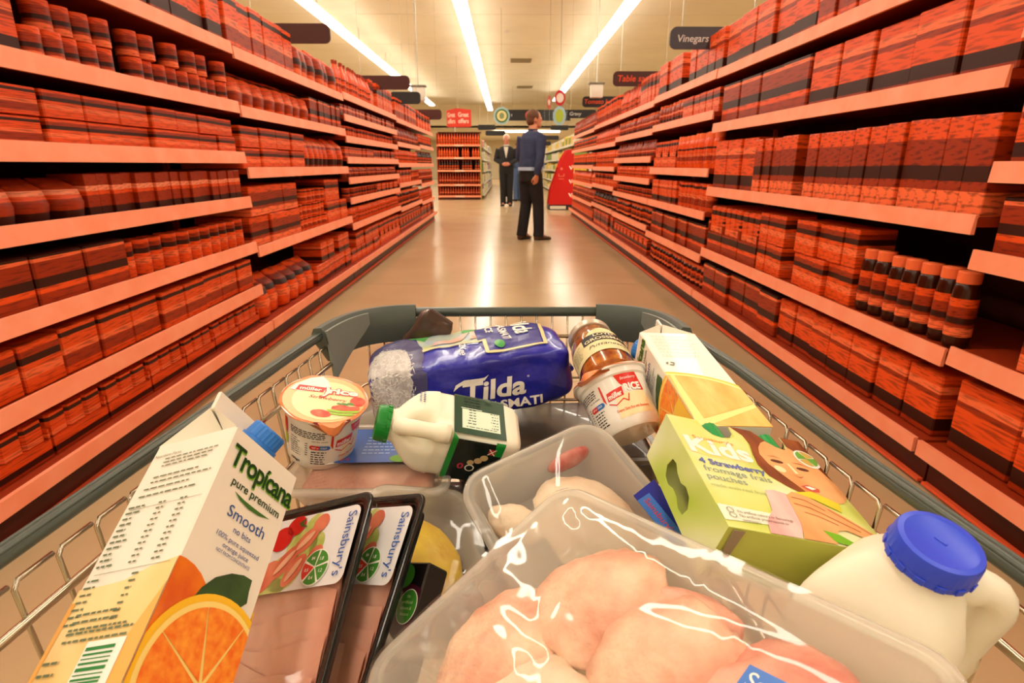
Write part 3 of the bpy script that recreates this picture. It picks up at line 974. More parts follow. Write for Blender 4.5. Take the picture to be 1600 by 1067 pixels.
def person(label, pos, yaw, J, look):
    t = thing('person', label, 'person', Matrix.Translation(pos) @ Matrix.Rotation(yaw, 4, 'Z') @ Matrix.Scale(look.get('scale', 1), 4))
    sk = look['skin']
    b = look.get('belly', 0)
    # --- body: one continuous skin surface
    g = G()
    lean = look.get('lean', 0)
    def ty(z):
        return lean * (z - .9)
    T = [(.84, .150, .105), (.95, .150, .110), (1.08, .140, .100 + b), (1.22, .150, .110 + b * .5), (1.34, .165, .105), (1.42, .130, .085), (1.46, .062, .060), (1.53, .055, .058)]
    g.loft([ering(z, rx, ry, 0, ty(z) + (b * .5 if 1.0 < z < 1.3 else 0)) for z, rx, ry in T])
    hy = ty(1.6) + .02
    HM = Matrix.Translation((0, hy, 1.60)) @ Matrix.Rotation(look.get('head_yaw', 0), 4, 'Z') @ Matrix.Rotation(look.get('head_pitch', 0), 4, 'X')
    g.ell((0, 0, .02), (.073, .092, .105), M=HM)
    g.ell((0, .022, -.045), (.055, .070, .068), M=HM)
    g.tube([HM @ Vector((0, .088, .02)), HM @ Vector((0, .108, -.012)), HM @ Vector((0, .090, -.022))], [.009, .014, .011], 8)
    for s in (-1, 1):
        g.ell((s * .074, -.008, -.002), (.010, .020, .032), M=HM)
    g.ell((0, .082, -.085), (.022, .016, .016), M=HM)
    for s in 'LR':
        sh, el, wr = (Vector(J[k + s]) + Vector((0, ty(q_), 0)) for k, q_ in (('sh', 1.385), ('el', 1.13), ('wr', .95)))
        g.tube([sh, sh.lerp(el, .5), el, el.lerp(wr, .5), wr], [.055, .047, .040, .036, .027], 12)
        d = Vector(J.get('hd' + s, wr - el))
        hand(g, wr - d.normalized() * .012, d, J['pn' + s], look.get('curl', .45), J.get('ts' + s, 1 if s == 'L' else -1))
        hp, kn, an = (Vector(J[k + s]) for k in ('hp', 'kn', 'an'))
        g.tube([hp + Vector((0, 0, .03)), hp.lerp(kn, .5), kn, kn.lerp(an, .4), an], [.085, .073, .055, .055, .036], 12)
        g.ell(an + Vector((0, .05, -.03)), (.035, .09, .035))
    remeshed(g, 'body', [sk], t, .0085, 3)
    # --- face
    eyem, iris, lip = P('eye white', (236, 230, 220), rough=.3), P('dark iris', (50, 38, 30), rough=.3), P('lips', (176, 100, 84), rough=.5)
    for s in (-1, 1):
        G().ell((s * .031, .083, .020), (.014, .010, .008), M=HM).build('eye', eyem, t, 180)
        G().ell((s * .031, .091, .020), (.006, .004, .006), M=HM).build('iris', iris, t, 180)
        G().tube([HM @ Vector((s * .014, .092, .040)), HM @ Vector((s * .032, .094, .045)), HM @ Vector((s * .050, .084, .040))], .004, 6).build('eyebrow', look['hair'], t, 180)
    G().tube([HM @ Vector((-.024, .087, -.050)), HM @ Vector((0, .094, -.048)), HM @ Vector((.024, .087, -.050))], [.003, .006, .003], 8).build('mouth', lip, t, 180)
    # --- hair
    g = G()
    g.ell((0, -.022, .045), (.083, .094, .092), M=HM)
    g.ell((0, -.055, -.01), (.074, .058, .075), M=HM)
    for s in (-1, 1):
        g.ell((s * .070, .008, .035), (.012, .030, .040), M=HM)
    remeshed(g, 'hair', [look['hair']], t, .008, 3)
    # --- trousers
    g = G()
    g.loft([ering(z, rx, ry, 0, ty(z) * .5) for z, rx, ry in ((.80, .165, .125), (.90, .170, .135), (.985, .160, .125 + b * .7), (1.0, .158, .122 + b * .7))])
    for s in 'LR':
        hp, kn, an = (Vector(J[k + s]) for k in ('hp', 'kn', 'an'))
        fo = Vector(J.get('fo' + s, (0, 1, 0)))
        hem = an + Vector((0, 0, -.035)) - fo * .01
        g.tube([hp + Vector((0, 0, .02)), hp.lerp(kn, .5), kn, kn.lerp(an, .45), an.lerp(kn, .12), hem], [.104, .096, .082, .078, .075, .078], 14)
    remeshed(g, 'trousers', [look['trousers']], t, .012, 3)
    # --- shoes
    for s in 'LR':
        an = Vector(J['an' + s])
        fo = Vector(J.get('fo' + s, (0, 1, 0))).normalized()
        sd = fo.cross(Vector((0, 0, 1))).normalized()
        up = sd.cross(fo)
        M = Matrix((sd, fo, up)).transposed().to_4x4()
        M.translation = an - up * .08
        g = G()
        rings = []
        for y, w, h, z in ((-.07, .026, .03, .035), (-.055, .034, .045, .045), (0, .037, .048, .048), (.07, .043, .032, .034), (.13, .044, .024, .027), (.175, .032, .018, .022), (.19, .012, .010, .017)):
            rings.append([(w * math.cos(a), y, max(0.004, z + h * math.sin(a))) for a in [2 * PI * k / 16 for k in range(16)]])
        g.loft(rings, M=M)
        sh = g.build('shoe', look['shoes'], t, 60)
        g = G()
        ol = [(.036 * math.copysign(abs(math.cos(a)) ** .8, math.cos(a)) * (1.15 if math.sin(a) > 0 else .9), .06 + .132 * math.sin(a)) for a in [2 * PI * k / 20 for k in range(20)]]
        g.loft([[(x, y, 0) for x, y in ol], [(x, y, .016) for x, y in ol]], M=M)
        g.build('sole', BLK, sh)
    # --- top
    g = G()
    e = look.get('ease', .022)
    z0 = look.get('hem', .97)
    R_ = [(z0, .165 + e * .5, .122 + e * .6 + b), (z0 + .05, .172 + e * .6, .130 + e * .6 + b), (1.10, .160 + e, .115 + e + b), (1.24, .168 + e, .118 + e + b * .5), (1.35, .176 + e, .110 + e), (1.425, .135 + e, .085 + e), (1.455, .078, .076)]
    g.loft([ering(z, rx, ry, 0, ty(z) + (b * .5 if 1.0 < z < 1.3 else 0)) for z, rx, ry in R_])
    for s in 'LR':
        sh, el, wr = (Vector(J[k + s]) + Vector((0, ty(q_), 0)) for k, q_ in (('sh', 1.385), ('el', 1.13), ('wr', .95)))
        cuff = wr.lerp(el, .04)
        g.tube([sh, sh.lerp(el, .35), sh.lerp(el, .7), el, el.lerp(cuff, .5), el.lerp(cuff, .85), cuff], [.078, .070, .062, .058, .053, .047, .040], 14)
    remeshed(g, look.get('top_name', 'sweatshirt'), [look['top']], t, .011, 3)
    return t, HM, ty

# man in the navy sweatshirt, seen from behind, turned towards the right shelving
HAIRB = P('brown hair', (96, 58, 30), rough=.6, bump=(90, .6, .01))
NAVY = P('navy sweatshirt cloth', (50, 60, 92), rough=.85, bump=(14, .5, .03), var=((40, 48, 76), 7, 3))
BLACKC = P('black trouser cloth', (24, 23, 25), rough=.8, bump=(12, .5, .03))
J1 = dict(shL=(-.185, -.01, 1.385), elL=(-.235, .00, 1.13), wrL=(-.19, .13, .93), pnL=(1, 0, 0),
          shR=(.185, -.02, 1.385), elR=(.235, -.06, 1.12), wrR=(.215, -.10, .875), pnR=(-1, .1, 0), hdR=(-.15, .1, -1),
          hpL=(-.085, 0, .88), knL=(-.09, .01, .49), anL=(-.10, -.06, .085), foL=(-.1, 1, 0),
          hpR=(.085, 0, .88), knR=(.10, .06, .49), anR=(.12, .06, .085), foR=(.35, 1, 0))
man, HM, ty = person('man in a navy sweatshirt and black trousers standing with his back turned in the aisle', (.335, 8.12, 0), math.radians(-48), J1,
       dict(skin=SKIN, hair=HAIRB, trousers=BLACKC, shoes=P('brown shoe leather', (84, 58, 34), rough=.5), top=NAVY, belly=.02, head_yaw=math.radians(-26), lean=.07, scale=.985, hem=.985, curl=.6))
SHIRT = P('pale blue shirt cloth', (176, 196, 224), rough=.8)
G().loft([ering(.945, .180, .165), ering(.99, .181, .165), ering(.99, .172, .157), ering(.945, .171, .156)], cap=False).build('shirt_hem', SHIRT, man, 60)
G().loft([ering(1.45, .066, .068, 0, ty(1.45)), ering(1.48, .064, .066, 0, ty(1.48))], cap=False).build('sweatshirt_collar', NAVY, man, 60)

# older man facing us, dark suit jacket, hands together
HAIRW = P('white hair', (226, 218, 206), rough=.7)
SUIT = P('charcoal suit cloth', (34, 34, 36), rough=.85, bump=(14, .4, .03))
J2 = dict(shL=(-.185, 0, 1.385), elL=(-.27, .00, 1.13), wrL=(-.075, .20, 1.02), pnL=(.2, -1, 0), hdL=(.9, .3, -.1), tsL=-1,
          shR=(.185, 0, 1.385), elR=(.27, .00, 1.13), wrR=(.075, .20, 1.02), pnR=(-.2, -1, 0), hdR=(-.9, .3, -.1), tsR=1,
          hpL=(-.085, 0, .88), knL=(-.085, .02, .49), anL=(-.085, 0, .085), foL=(-.2, 1, 0), hpR=(.085, 0, .88), knR=(.085, .02, .49), anR=(.085, 0, .085), foR=(.2, 1, 0))
m2, HM2, ty2 = person('older white-haired man in a dark suit jacket facing us with hands together', (0.02, 15.1, 0), math.radians(178), J2,
       dict(skin=SKIN2, hair=HAIRW, trousers=BLACKC, shoes=P('black shoe leather', (30, 26, 24), rough=.4), top=SUIT, top_name='suit_jacket', hem=.86, head_pitch=-.1, scale=1.0))
p = plane_map((0, .158, 1.10), (-1, 0, 0), (0, .10, 1), .004)
decal(m2, 'shirt_front', P('white shirt cloth', (222, 220, 210), rough=.8), [poly([(-.055, .33), (.055, .33), (.03, .18), (0, .06), (-.03, .18)])], p)
G().loft([ering(1.44, .068, .070), ering(1.485, .064, .068)], cap=False).build('shirt_collar', P('white shirt cloth', (222, 220, 210), rough=.8), m2, 60)

# third shopper, mostly hidden behind the first man
DENIM = P('blue denim', (70, 92, 132), rough=.85, bump=(30, .3, .01))
J3 = dict(J2)
J3.update(elL=(-.24, -.02, 1.12), wrL=(-.25, .06, .88), hdL=(0, .2, -1), pnL=(1, 0, 0), elR=(.24, -.02, 1.12), wrR=(.25, .06, .88), hdR=(0, .2, -1), pnR=(-1, 0, 0), tsL=1, tsR=-1)
person('shopper in blue jeans half hidden behind the man in the navy sweatshirt', (.36, 17.2, 0), math.radians(30), J3,
       dict(skin=SKIN, hair=HAIRB, trousers=DENIM, shoes=P('black shoe leather', (30, 26, 24), rough=.4), top=P('dark blue jacket cloth', (58, 74, 110), rough=.85), scale=.95))

# ================================================================== THE TROLLEY
RAIL = P('grey green plastic rail', (70, 80, 72), rough=.3, spec=.5)
RAILG = P('grey plastic bumper', (82, 90, 84), rough=.45, spec=.4)
RAILL = P('light grey plastic tongue', (126, 132, 124), rough=.45)
CHROME = P('chromed wire', (196, 188, 168), rough=.22, metal=1)
RZ = .785
def rimx(side, y):
    """inner x of the rim at depth y (it narrows forwards)"""
    pts = [(-.12, -.322), (.282, -.290), (.383, -.280), (.503, -.268), (.729, -.245), (.79, -.236)] if side < 0 else [(-.12, .318), (.262, .284), (.363, .272), (.599, .255), (.746, .233), (.79, .228)]
    for (a, xa), (b, xb) in zip(pts, pts[1:]):
        if y <= b:
            return xa + (xb - xa) * (y - a) / (b - a)
    return pts[-1][1]
trolley = thing('shopping_trolley', 'wire shopping trolley with grey green plastic rim, full of groceries', 'shopping trolley', Matrix.Translation((0, .3, 0)))
TM = trolley.matrix_world.inverted()
def tb(g):
    g.v = [tuple(TM @ Vector(p)) for p in g.v]
    return g
FRONT_Y = .858
for s, nm in ((-1, 'side_rail'), (1, 'side_rail')):
    g = G()
    pts = [(rimx(s, y), y, RZ) for y in (-.12, .1, .28, .38, .5, .6, .73)]
    g.tube(pts, .0056, 12)
    # ribbed outer edge of the extrusion
    g.tube([(x + s * .0042, y, z + .0034) for x, y, z in pts], .0022, 8)
    g.tube([(x - s * .0030, y, z + .0044) for x, y, z in pts], .0014, 8)
    tb(g).build(nm, RAIL, trolley, 60)
tb(G().tube([(-.14, FRONT_Y, RZ), (0, FRONT_Y, RZ), (.145, FRONT_Y, RZ)], .0075, 12)).build('front_rail', RAIL, trolley, 60)
for s in (-1, 1):
    path = bez((rimx(s, .725), .725, 0), (s * .237, .80, 0), (s * .215, FRONT_Y - .003, 0), (s * .138, FRONT_Y, 0), 14)
    g = G()
    rings = []
    for i, p in enumerate(path):
        d = (path[min(i + 1, 14)] - path[max(i - 1, 0)]).normalized()
        nrm = Vector((d.y, -d.x, 0)) * (s if s > 0 else s)
        f = i / 14
        low = .038 + .006 * f - (.022 if i == 0 else 0)
        prof = [(-.009, -low), (-.013, -low * .5), (-.011, .004), (-.004, .012), (.006, .011), (.010, .002), (.006, -low * .6), (-.002, -low)]
        rings.append([p + nrm * a + Vector((0, 0, RZ + b)) for a, b in prof])
    g.loft(rings)
    bp = tb(g).build('corner_bumper', RAILG, trolley, 50)
    g = G()
    rings = []
    for i in range(9):
        p = path[i]
        d = (path[i + 1] - path[max(i - 1, 0)]).normalized()
        nrm = Vector((d.y, -d.x, 0)) * s
        f = i / 8
        low = -.008 - .052 * (1 - f) ** .8
        c = p - nrm * (.0135 + .006 * (1 - f))
        rings.append([c + Vector((0, 0, RZ + low)), c + nrm * .004 + Vector((0, 0, RZ + low)), p - nrm * .009 + Vector((0, 0, RZ + .008)), p - nrm * .0125 + Vector((0, 0, RZ + .008))])
    g.loft(rings)
    tb(g).build('guard_tongue', RAILL, bp)
BZ = .575
def wx(s, y, z):
    """wall x at height z: the basket tapers downwards"""
    return rimx(s, y) - s * (.006 + (RZ - z) * .10)
# side wires, hooked in pairs over a thin top wire
for s in (-1, 1):
    y0 = .277 if s < 0 else .262
    ys = [y0 + .0305 * k for k in range(-9, 16)]
    for y in ys:
        if y > .75:
            continue
        pts = [(wx(s, y + .028, RZ - .014), y + .028, RZ - .014), (wx(s, y + .004, RZ - .014), y + .004, RZ - .014), (wx(s, y, RZ - .018), y, RZ - .018), (wx(s, y, .70), y, .70), (wx(s, y, BZ), y * .97 + .01, BZ)]
        tb(G().tube(pts, .0017, 6)).build('side_wire', CHROME, trolley, 180)
    for z, r in ((.748, .0030), (.68, .002), (.62, .002)):
        tb(G().tube([(wx(s, y, z) - s * .003, y, z) for y in (-.1, .2, .45, .70, .78)], r, 8)).build('side_bar', CHROME, trolley, 180)
for k in range(-9, 10):
    x = .0235 * k
    tb(G().tube([(x, FRONT_Y - .004, RZ), (x, FRONT_Y - .010, .70), (x * .95, FRONT_Y - .022, BZ)], .0016, 6)).build('front_wire', CHROME, trolley, 180)
for z, r in ((.748, .0030), (.68, .002), (.62, .002)):
    tb(G().tube(bez((wx(-1, .78, z), .78, z), (-.225, .835, z), (-.20, .848, z), (-.15, .850, z), 6) + bez((.15, .850, z), (.20, .848, z), (.225, .835, z), (wx(1, .78, z), .78, z), 6), r, 8)).build('front_bar', CHROME, trolley, 180)
for k in range(-8, 9):
    x = .028 * k
    tb(G().tube([(x, -.1, BZ), (x * .95, FRONT_Y - .022, BZ)], .0018, 6)).build('base_wire', CHROME, trolley, 180)
for k in range(9):
    y = -.08 + .11 * k
    tb(G().tube([(-.262 + .03 * max(0, y), y, BZ - .003), (.262 - .03 * max(0, y), y, BZ - .003)], .0024, 6)).build('base_bar', CHROME, trolley, 180)
tb(G().tube([(-.27, -.08, BZ - .01), (-.23, .80, BZ - .02), (.23, .80, BZ - .02), (.27, -.08, BZ - .01)], .010, 10)).build('chassis_frame', STEEL, trolley, 60)
for k in range(-9, 10):
    tb(G().tube([(.034 * k, -.115, RZ - .01), (.0325 * k, -.112, .70), (.030 * k, -.10, BZ)], .0017, 6)).build('rear_wire', CHROME, trolley, 180)
tb(G().tube([(-.322, -.12, RZ), (.318, -.12, RZ)], .006, 10)).build('rear_rail', CHROME, trolley, 60)
for s in (-1, 1):
    for y, yb in ((-.05, -.02), (.74, .70)):
        tb(G().tube([(s * .24, y, BZ - .015), (s * .24, yb, .14)], .011, 10)).build('leg', STEEL, trolley, 60)
        w = tb(G().lathe([(.055, -.014), (.062, -.008), (.062, .008), (.055, .014)], 24, M=Matrix.Translation((s * .24, yb, .0625)) @ Matrix.Rotation(PI / 2, 4, 'Y'))).build('wheel', BLK, trolley, 40)
        tb(G().box((s * .24 - .022, yb - .012, .06), (s * .24 - .017, yb + .012, .15)).box((s * .24 + .017, yb - .012, .06), (s * .24 + .022, yb + .012, .15)).box((s * .24 - .022, yb - .014, .14), (s * .24 + .022, yb + .014, .155))).build('wheel_fork', STEEL, w)
tb(G().tube([(-.322, -.12, RZ), (-.30, -.24, .93), (.30, -.24, .93), (.318, -.12, RZ)], .013, 12)).build('handle', RAIL, trolley, 60)

# ================================================================== GROCERIES
# ---- juice cartons: x across the front, front at -y, z up with the eave at 0
ORANGE = P('printed orange peel', (236, 122, 14), rough=.4, var=((222, 92, 10), 60, 3), coat=.2)
FLESH = None
def orange_flesh():
    m = bpy.data.materials.new('printed orange flesh')
    m.use_nodes = True
    nt = m.node_tree
    b = nt.nodes['Principled BSDF']
    b.inputs['Roughness'].default_value = .4
    tc = nt.nodes.new('ShaderNodeTexCoord')
    mp = nt.nodes.new('ShaderNodeMapping')
    mp.inputs['Location'].default_value = (-.012, 0, .150)
    nt.links.new(tc.outputs['Object'], mp.inputs[0])
    gr = nt.nodes.new('ShaderNodeTexGradient')
    gr.gradient_type = 'RADIAL'
    mp2 = nt.nodes.new('ShaderNodeMapping')
    mp2.inputs['Rotation'].default_value = (PI / 2, 0, 0)
    nt.links.new(mp.outputs[0], mp2.inputs[0])
    nt.links.new(mp2.outputs[0], gr.inputs[0])
    n = nt.nodes.new('ShaderNodeTexNoise')
    n.inputs['Scale'].default_value = 160
    nt.links.new(tc.outputs['Object'], n.inputs['Vector'])
    r = nt.nodes.new('ShaderNodeValToRGB')
    r.color_ramp.elements[0].position = .3
    r.color_ramp.elements[0].color = lin((240, 104, 8))
    r.color_ramp.elements[1].position = .75
    r.color_ramp.elements[1].color = lin((255, 168, 52))
    nt.links.new(n.outputs['Fac'], r.inputs[0])
    nt.links.new(r.outputs[0], b.inputs['Base Color'])
    return m
FLESH = orange_flesh()
PITH = P('printed orange rind', (250, 196, 40), rough=.4)
PITHW = P('printed pith', (252, 224, 130), rough=.4)
LEAFP = P('printed leaf', (38, 66, 30), rough=.4, var=((60, 92, 40), 40, 3))
YELW = P('printed yellow wash', (238, 196, 120), rough=.4, var=((246, 220, 160), 18, 2))
YELS = P('printed yellow slice', (248, 200, 50), rough=.4)
BCAP = P('blue screw cap plastic', (40, 118, 206), rough=.35)

def juice_carton(label, M, with_front=True):
    t = thing('juice_carton', label, 'juice carton', M)
    w, H = .035, .202
    g = G()
    b = .0012
    def ring(z, k=1.0, e=b):
        return [(-w * k + e, -w * k, z), (w * k - e, -w * k, z), (w * k, -w * k + e, z), (w * k, w * k - e, z), (w * k - e, w * k, z), (-w * k + e, w * k, z), (-w * k, w * k - e, z), (-w * k, -w * k + e, z)]
    g.loft([ring(-H, .985), ring(-H + .001), ring(0)])
    rz, fz = .027, .043
    A = [(-w, -w, 0), (w, -w, 0), (w, w, 0), (-w, w, 0)]
    # roof panels
    g.add([(-w, -w, 0), (w, -w, 0), (w, -.0015, rz), (-w, -.0015, rz)], [(0, 1, 2, 3)])
    g.add([(w, w, 0), (-w, w, 0), (-w, .0015, rz), (w, .0015, rz)], [(0, 1, 2, 3)])
    g.build('carton_body', WHITE_CARD, t)
    g = G()
    for s in (-1, 1):
        ap = (s * (w - .019), 0, rz * .62)
        a, c, d1, d2 = (s * w, -w, 0), (s * w, w, 0), (s * w, -.0015, rz), (s * w, .0015, rz)
        f = [(0, 1, 2), (0, 2, 3), (1, 4, 2)]
        g.add([a, c, ap, d1, d2], f if s < 0 else [tuple(reversed(x)) for x in f])
    g.build('gusset', WHITE_CARD, t)
    G().rbox((-w, -.0017, rz - .001), (w, .0017, fz), .0008, seg=1).build('top_fin', WHITE_CARD, t)
    # screw cap on the front roof panel
    nrm = Vector((0, -rz, w)).normalized()
    q = Vector((0, 0, 1)).rotation_difference(nrm).to_matrix().to_4x4()
    q.translation = Vector((.002, -w * .5, rz * .5))
    g = G()
    prof = []
    n = 48
    rings = []
    for z, r, rib in ((0, .0155, 0), (.003, .0155, 0), (.0035, .0142, 1), (.013, .0138, 1), (.0145, .0125, 0), (.0148, .001, 0)):
        rings.append([((r - (.0006 if rib and k % 2 else 0)) * math.cos(2 * PI * k / n), (r - (.0006 if rib and k % 2 else 0)) * math.sin(2 * PI * k / n), z) for k in range(n)])
    g.loft(rings, M=q)
    g.build('screw_cap', BCAP, t, 30)
    # ---------------- print
    fm = plane_map((0, -w, 0), (1, 0, 0), (0, 0, 1))
    c0, r0 = (.012, -.150), .049
    cl = lambda s: clip(s, -w, w, -H, -.001)
    decal(t, 'printed_orange', ORANGE, [cl(disc(-.030, -.126, .033))], fm, 0)
    decal(t, 'printed_leaf', LEAFP, [poly([(-.016, -.113), (-.012, -.103), (-.005, -.094), (.006, -.087), (.016, -.084), (.024, -.084), (.0245, -.091), (.026, -.098), (.020, -.104), (.008, -.106), (-.006, -.110)])], fm, 1)
    decal(t, 'printed_rind', PITH, [cl(disc(c0[0], c0[1], r0, n=48))], fm, 2)
    decal(t, 'printed_pith', PITHW, [cl(disc(c0[0], c0[1], r0 - .0042, n=48))], fm, 3)
    segs = []
    for k in range(8):
        a0 = .35 + k * 2 * PI / 8
        pts = [(c0[0] + .003 * math.cos(a0 + .39), c0[1] + .003 * math.sin(a0 + .39))]
        for j in range(9):
            a = a0 + .008 + (2 * PI / 8 - .016) * j / 8
            pts.append((c0[0] + (r0 - .0075) * math.cos(a), c0[1] + (r0 - .0075) * math.sin(a)))
        segs.append(cl(poly(pts)))
    decal(t, 'printed_flesh', FLESH, segs, fm, 4)
    decal(t, 'printed_segment', YELS, [cl(poly([(-.004, -.172), (.010, -.152), (.020, -.148), (.035, -.152), (.035, -.200), (-.012, -.200)]))], fm, 5)
    decal(t, 'brand_outline', INK_LIME, [text('Tropícana', .0035, -.0262, w=.066, h=.0150, bold=.030, space=.9)], fm, 1)
    decal(t, 'brand_lettering', INK_GREEN, [text('Tropícana', .0028, -.0256, w=.0655, h=.0150, bold=.018, space=.9)], fm, 2)
    decal(t, 'lettering', INK_GREEN, [text('pure premium', .0035, -.0375, w=.049, h=.0058, bold=.012)], fm, 1)
    decal(t, 'leaf_swoosh', P('swoosh green', (60, 110, 40), rough=.4), [poly([(-.016, -.0405), (-.006, -.0418), (.006, -.0422), (.021, -.0420), (.010, -.0448), (0, -.0452), (-.009, -.0438)])], fm, 1)
    decal(t, 'variety_lettering', INK_BLUE, [text('Smooth', .003, -.0570, w=.036, h=.0078), text('no bits', .003, -.0645, w=.0165, h=.0042), text('100% pure squeezed', .003, -.0712, w=.040, h=.0032), text('orange juice', .003, -.0760, w=.024, h=.0032), text('NOT FROM CONCENTRATE', .003, -.0800, w=.031, h=.0022)], fm, 1)
    # left side: nutrition panel
    r = random.Random(3)
    lm = plane_map((-w, 0, 0), (0, -1, 0), (0, 0, 1))
    decal(t, 'printed_wash', YELW, [poly([(-w, -.104), (-.018, -.104), (0, -.103), (.016, -.097), (w, -.094), (w, -H), (-w, -H)])], lm, 0)
    decal(t, 'printed_wash', P('printed orange wash', (240, 176, 88), rough=.4), [poly([(.024, -.135), (w, -.108), (w, -H), (.012, -H)]), poly([(-w, -.112), (-.031, -.112), (-.033, -H), (-w, -H)])], lm, 1)
    decal(t, 'small_print', INK_GREY, [text('Nutrition Facts', -.0195, -.0120, w=.024, h=.0026, shear=.2), dashes(-.020, .030, -.0150, 3, .0030, .0010, r), dashes(-.022, .031, -.0300, 2, .0040, .0011, r), dashes(-.025, .028, -.0390, 1, .004, .0011, r), dashes(-.026, .028, -.0445, 1, .004, .0012, r, .1)], lm, 2)
    tabl = [rect(-.028, .032, -.0535, -.0532), rect(-.028, .031, -.0965, -.0962)]
    for k in range(11):
        y = -.052 - k * .0040
        tabl += [dashes(-.030, -.030 + r.uniform(.006, .014), y, 1, .004, .0013, r, 0), dashes(-.004, .002, y - .0005, 1, .004, .0012, r, 0, .002, .003), dashes(.014, .021, y - .001, 1, .004, .0012, r, 0, .002, .003)]
    for k in range(7):
        y = -.1005 - k * .0042
        tabl += [dashes(-.031, -.022, y, 1, .004, .0012, r, 0), dashes(.004, .009, y, 1, .004, .0012, r, 0)]
    decal(t, 'nutrition_table', INK_GREY, tabl, lm, 2)
    decal(t, 'small_print', INK_GREY, [dashes(-.024, .020, -.121 + .0, 3, .0042, .0013, r), dashes(-.024, .026, -.1315, 2, .0042, .0013, r), dashes(-.030, -.016, -.146, 4, .006, .0014, r)], lm, 3)
    decal(t, 'barcode_panel', INK_WHITE, [rect(-.0035, .0245, -.164, -.1365)], lm, 2)
    bars, x = [], -.162
    while x < -.140:
        bw = r.choice((.0006, .0011, .0018))
        bars.append(rect(-.002, .019, x, x + bw))
        x += bw + r.choice((.0006, .0010, .0014))
    decal(t, 'barcode', P('barcode green', (40, 130, 60), rough=.4), bars, lm, 3)
    # right side: fruit picture running round the edge, small print above
    rm = plane_map((w, 0, 0), (0, 1, 0), (0, 0, 1))
    c1, r1 = (-.0317, -.2), .1
    decal(t, 'printed_rind', PITH, [cl(disc(c1[0], c1[1], r1, n=72))], rm, 0)
    decal(t, 'printed_pith', PITHW, [cl(disc(c1[0], c1[1], r1 - .004, n=72))], rm, 1)
    wedge = []
    for a0, a1 in ((-.2, .45), (.50, 1.52), (1.57, 2.1)):
        pts = [(c1[0] + .012 * math.cos((a0 + a1) / 2), c1[1] + .012 * math.sin((a0 + a1) / 2))]
        for j in range(11):
            a = a0 + (a1 - a0) * j / 10
            pts.append((c1[0] + (r1 - .008) * math.cos(a), c1[1] + (r1 - .008) * math.sin(a)))
        wedge.append(cl(poly(pts)))
    decal(t, 'printed_flesh', P('printed pale orange flesh', (250, 166, 40), rough=.4, var=((255, 206, 110), 45, 4, (1, 1, .3))), wedge, rm, 2)
    decal(t, 'small_print', P('pale grey ink', (176, 172, 150), rough=.4), [dashes(-.026, .028, -.010 - .0085 * k, 2, .0032, .0007, r, .25) for k in range(7)], rm, 1)
    rg = []
    for k in range(3):
        a = k * 2 * PI / 3
        rg.append(poly([(-.022 + .0055 * math.cos(a + d) * q_, -.081 + .0042 * math.sin(a + d) * q_) for d, q_ in ((0, 1), (.7, 1.05), (1.5, 1), (1.5, .55), (.7, .6), (0, .55))]))
    decal(t, 'recycling_mark', INK_GREY, rg, rm, 1)
    return t
MC1 = rt([[0.3685, -0.9294, 0.0204], [0.4101, 0.1823, 0.8936], [-0.8343, -0.3209, 0.4483]], (-0.207, 0.3884, 0.7862))
juice_carton('tall orange juice carton leaning at the left front of the trolley, front panel showing', MC1)
_c2 = [[0.9966, -0.0522, 0.0635], [0.061, 0.9874, -0.1458], [-0.0551, 0.1491, 0.9873]]
juice_carton('orange juice carton lying on its side behind the green pouch box', rt([[r[2], r[0], r[1]] for r in _c2], Vector((0, 0, 1)) + .985 * (Vector([t_ - .035 * r[2] for t_, r in zip((0.1971, 0.6728, 0.8038), _c2)]) - Vector((0, 0, 1))), .985))

# ---- rice bag
def soft_box(L, D, H, n=28, puff=.10, seed=1, rough=.0035):
    """pillow shaped bag, x 0..L, y 0..D, z -H..0, creased"""
    bm = bmesh.new()
    bmesh.ops.create_cube(bm, size=2)
    bmesh.ops.subdivide_edges(bm, edges=bm.edges[:], cuts=n, use_grid_fill=True)
    for v in bm.verts:
        p = v.co.copy()
        q = Vector([math.copysign(abs(c) ** 1.0, c) for c in p])
        s = p.normalized()
        k = (abs(p.x) ** 11 + abs(p.y) ** 11 + abs(p.z) ** 11) ** (1 / 11)
        q = p / k
        q.z *= 1 + puff * (1 - q.x ** 2) * (1 - q.y ** 2)
        q.y *= 1 + .04 * (1 - q.x ** 2)
        e = max(0, abs(q.x) - .82) / .18
        q.z *= 1 - .12 * e
        q.y *= 1 - .06 * e
        w = Vector(((q.x + 1) / 2 * L, (q.y + 1) / 2 * D, (q.z - 1) / 2 * H))
        f = noise.noise(Vector((w.x * 38, w.y * 30, w.z * 34 + seed))) + .6 * noise.ridged_multi_fractal(Vector((w.x * 22 + seed, w.y * 26, w.z * 26)), 1, 2, 3, 1, 2) * .5
        nn = Vector((p.x ** 7, p.y ** 7, p.z ** 7)).normalized()
        v.co = w + nn * f * rough
    bm.normal_update()
    return bm
def bm_obj(bm, name, mats, parent, smooth=180):
    me = bpy.data.meshes.new(name)
    bm.to_mesh(me)
    for m in (mats if isinstance(mats, (list, tuple)) else [mats]):
        me.materials.append(m)
    me.polygons.foreach_set('use_smooth', [True] * len(me.polygons))
    return link(name, me, parent)
RICEB = P('royal blue foil', (38, 44, 178), rough=.3, spec=.6, coat=.3, bump=(46, .35, .006), var=((26, 30, 140), 9, 3))
MR = rt([[0.979, -0.1859, -0.0831], [0.1829, 0.9822, -0.0431], [0.0896, 0.027, 0.9956]], (-0.1741, 0.6759, 0.7476))
rice = thing('rice_bag', 'blue foil bag of basmati rice lying across the front end of the trolley', 'rice bag', MR)
bm = soft_box(.268, .124, .078)
rb = bm_obj(bm, 'foil_bag', RICEB, rice)
tree = BVHTree.FromBMesh(bm)
bm.free()
